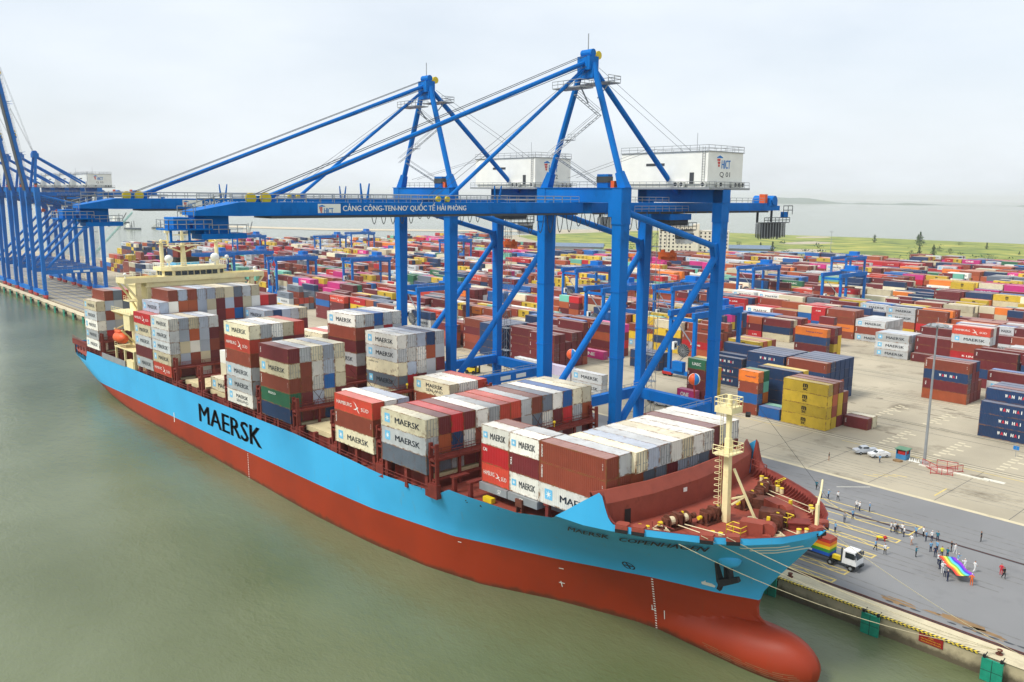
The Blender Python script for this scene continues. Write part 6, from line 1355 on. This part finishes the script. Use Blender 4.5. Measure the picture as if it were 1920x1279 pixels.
for k, (x, y, L, lab) in enumerate(((-590,612,70,'long low blue-grey warehouse behind the yard, left'),(-470,735,60,'low grey warehouse at the meadow edge'))):
    r = thing('warehouse', lab, 'building', (x,y,QZ), math.radians(38)); b = MB(); b.box(-L/2,L/2,-12,12,0,7); b.build('wall', M_GREY, r); b = MB(); b.add([(-L/2-1,-13,7),(L/2+1,-13,7),(L/2+1,13,7),(-L/2-1,13,7),(-L/2-1,0,10),(L/2+1,0,10)], [(0,1,5,4),(2,3,4,5),(0,4,3),(1,2,5)]); b.build('roof', mat('shed_roof', lin(110,128,148)), r)
def boat(x, y, L, rz, col, lab, jib):
    r = thing('work_boat', lab, 'boat', (x,y,0), rz, 'vessels on the bay'); b = MB(); w_ = L*.22; b.prism([(-L/2,-w_/2),(L*.3,-w_/2),(L/2,0),(L*.3,w_/2),(-L/2,w_/2)], -.5, L*.07); b.build('hull', col, r)
    b = MB(); b.box(-L*.4,-L*.15,-w_*.35,w_*.35,L*.07,L*.2); b.box(-L*.36,-L*.2,-w_*.3,w_*.3,L*.2,L*.26); b.build('cabin', M_WHITE, r)
    b = MB(); b.tube((-L*.1,0,L*.07),(-L*.1,0,L*.36),L*.012,5); b.tube((L*.05,0,L*.1),((L*.34 if jib else L*.05),0,L*.4),L*.015,5); b.build('mast', M_DGREY, r)
M_BOATR = mat('boat_red', lin(150,60,56)); M_BOATB = mat('boat_dark', lin(70,82,92))
for a in ((-1390,456,34,.4,M_BOATB,'small dark boat far left on the bay',0),(-1411,505,26,1.2,M_BOATB,'tiny dark boat second from left on the bay',0),(-1233,475,42,2.6,M_BOATB,'grey vessel beside the ship mast on the bay',1),(-1143,533,44,2.4,M_BOATR,'red work boat with crane right of the ship mast',1),(-1650,520,50,.3,M_BOATB,'faint barge near the far left cranes',1),(-1000,405,60,2.9,M_BOATB,'long grey vessel behind the ship mast',1),(-2300,900,60,.2,M_BOATB,'distant vessel high on the bay',0)): boat(*a)
gcr = thing('lattice_crane', 'pale green lattice boom crane at the far quay end', 'crane', (-640,172,QZ)); b = MB(); b.box(-4,4,-3,3,.8,4.5); b.box(-5,5,-3.6,3.6,0,1.2); b.build('body', M_DGREY, gcr); b = MB()
A0, A1 = Vector((0,2,4)), Vector((12,34,42)); 
for dx, dz in ((-.9,-.9),(.9,-.9),(.9,.9),(-.9,.9)): b.tube(A0+Vector((dx,0,dz)), A1+Vector((dx*.5,0,dz*.5)), .13, 4)
for k in range(20):
    p, q_ = A0.lerp(A1, k/20), A0.lerp(A1, (k+1)/20)
    b.tube(p+Vector((-.9,0,-.9)), q_+Vector((.9,0,-.9)), .08, 4); b.tube(p+Vector((-.9,0,.9)), q_+Vector((-.9,0,-.9)), .08, 4); b.tube(p+Vector((.9,0,-.9)), q_+Vector((.9,0,.9)), .08, 4)
b.tube((0,-3,12),A1,.06,4); b.tube((0,-3,4),(0,-3,12),.2,5); b.build('lattice_boom', mat('pale_green', lin(150,196,186)), gcr)
for k, (x, y) in enumerate(((-356,176),(-560,330))):
    r = thing('warning_flag', 'red triangular pennant on thin pole, %s of the ship mast' % ('left', 'right')[k], 'flag', (x,y,QZ)); b = MB(); b.tube((0,0,0),(0,0,27),.12,5); b.build('pole', M_GREY, r); b = MB(); b.add([(0,0,24),(1.4,1.4,24),(.7,.7,26.6)], [(0,1,2)]); b.add([(0,.05,24),(1.4,1.45,24),(.7,.75,26.6)], [(2,1,0)]); b.build('pennant', M_REDB, r)
# ================================================================== trees on the meadow
M_LEAF = [mat('foliage_a', lin(52,74,56), rough=.9, var=.35, scale=.5), mat('foliage_b', lin(74,104,56), rough=.9, var=.35, scale=.5)]
M_BARK = mat('bark', lin(84,70,56), rough=.95, var=.2)
def tree(x, y, h, wd, conifer, lab, seed, z=QZ+1.2):
    rs = random.Random(seed); r = thing('meadow_tree', lab, 'tree', (x,y,z), 0, 'trees beyond the yard'); b = MB(); b.tube((0,0,-1),(0,0,h*.9),h*.022,6,r2=h*.006)
    for k in range(9): a = rs.uniform(0,6.28); zz = h*rs.uniform(.25,.85); rr = wd*.4*(1-zz/h*.6); b.tube((0,0,zz),(rr*math.cos(a),rr*math.sin(a),zz+rr*.3),h*.008,4,r2=h*.003)
    b.build('trunk', M_BARK, r); c = MB()
    for k in range(420):
        t = rs.random(); prof = (1-t)**.8*(.75+.35*math.sin(t*17+seed)) if conifer else math.sqrt(max(0, 1-(2*t-1)**2))*(.8+.3*math.sin(t*9+seed))
        a = rs.uniform(0, 6.28); rr = wd*.5*prof*math.sqrt(rs.random()); p = Vector((rr*math.cos(a), rr*math.sin(a), h*(.12+.88*t))); s = h*rs.uniform(.02,.05)
        u_ = Vector((rs.gauss(0,1), rs.gauss(0,1), rs.gauss(0,.7))).normalized(); v_ = u_.cross(Vector((rs.gauss(0,1), rs.gauss(0,1), rs.gauss(0,1)))).normalized()
        c.add([p-u_*s-v_*s*.5, p+u_*s-v_*s*.3, p+v_*s*.9], [(0,1,2)], 0 if rs.random() < .6 else 1)
    c.build('crown', M_LEAF, r)
TR = [(-439,742,22,9,1,'conifer right of the crane girder end'),(-468,768,17,9,1,'conifer beside the first crane leg'),(-472,1033,20,10,1,'lone conifer on the far meadow ridge, left'),(-435,1070,21,12,1,'pair-like conifer on the far ridge, middle'),(-404,1000,30,16,1,'tallest conifer clump on the meadow'),(-414,1030,14,16,0,'round bush beside the tallest conifer'),(-327,982,17,8,1,'lone conifer at right on the ridge'),(-319,790,22,9,1,'conifer in front of the right stacks'),(-321,827,22,10,1,'tall conifer left of the bush row'),(-330,800,14,10,0,'round bush by the front conifer'),(-350,916,12,11,0,'round bush on mid meadow'),(-333,899,11,10,0,'small round bush on mid meadow'),(-496,772,15,13,0,'round tree behind the office block'),(-281,935,9,6,1,'small conifer near the right edge'),(-266,805,14,20,0,'broad bush near the right stacks'),(-692,225,13,12,0,'feathery tree at the far quay end'),(-310,1010,7,6,1,'tiny conifer on the right ridge'),(-388,1075,9,14,0,'low bush on the far ridge'),(-520,700,12,12,0,'tree in front of the office block, left'),(-470,668,11,12,0,'tree in front of the office block, right')]
for k, (x, y, h, wd, cf, lab) in enumerate(TR): tree(x, y, h*.62, wd*.85, cf, lab, 100+k)
rs = random.Random(9); bsh = MB()
for k in range(430):
    x = rs.uniform(-700, 120); y = (1045+.87*x if x > -520 else 600)+rs.uniform(0, 420)*rs.random()*(1 if k % 3 else .25); s0 = rs.uniform(.6, 2.2)
    for j in range(22):
        p = Vector((x+rs.gauss(0,1.4*s0), y+rs.gauss(0,1.4*s0), QZ+1.0+abs(rs.gauss(0,.8*s0)))); u_ = Vector((rs.gauss(0,1),rs.gauss(0,1),rs.gauss(0,1)))*s0*.45; v_ = Vector((rs.gauss(0,1),rs.gauss(0,1),rs.gauss(0,1)))*s0*.45
        bsh.add([p-u_, p+u_, p+v_], [(0,1,2)], j % 2)
tag(bsh.build('scrub', M_LEAF), 'scattered low scrub over the meadow', 'scrub', kind='stuff')
# ================================================================== haze over the bay
hzb = MB(); hzb.box(-24500,24500,-24500,24500,-4,132)
hm_ = bpy.data.materials.new('haze_air'); hm_.use_nodes = True; hn = hm_.node_tree; hn.nodes.clear()
ho = hn.nodes.new('ShaderNodeOutputMaterial'); pv = hn.nodes.new('ShaderNodeVolumePrincipled'); pv.inputs['Color'].default_value = (.985,.99,1.0,1); pv.inputs['Density'].default_value = HAZE; pv.inputs['Anisotropy'].default_value = .2
hn.links.new(pv.outputs[0], ho.inputs['Volume'])
if HAZE > 0: hz_o = hzb.build('haze', hm_); hz_o['kind'] = 'stuff'
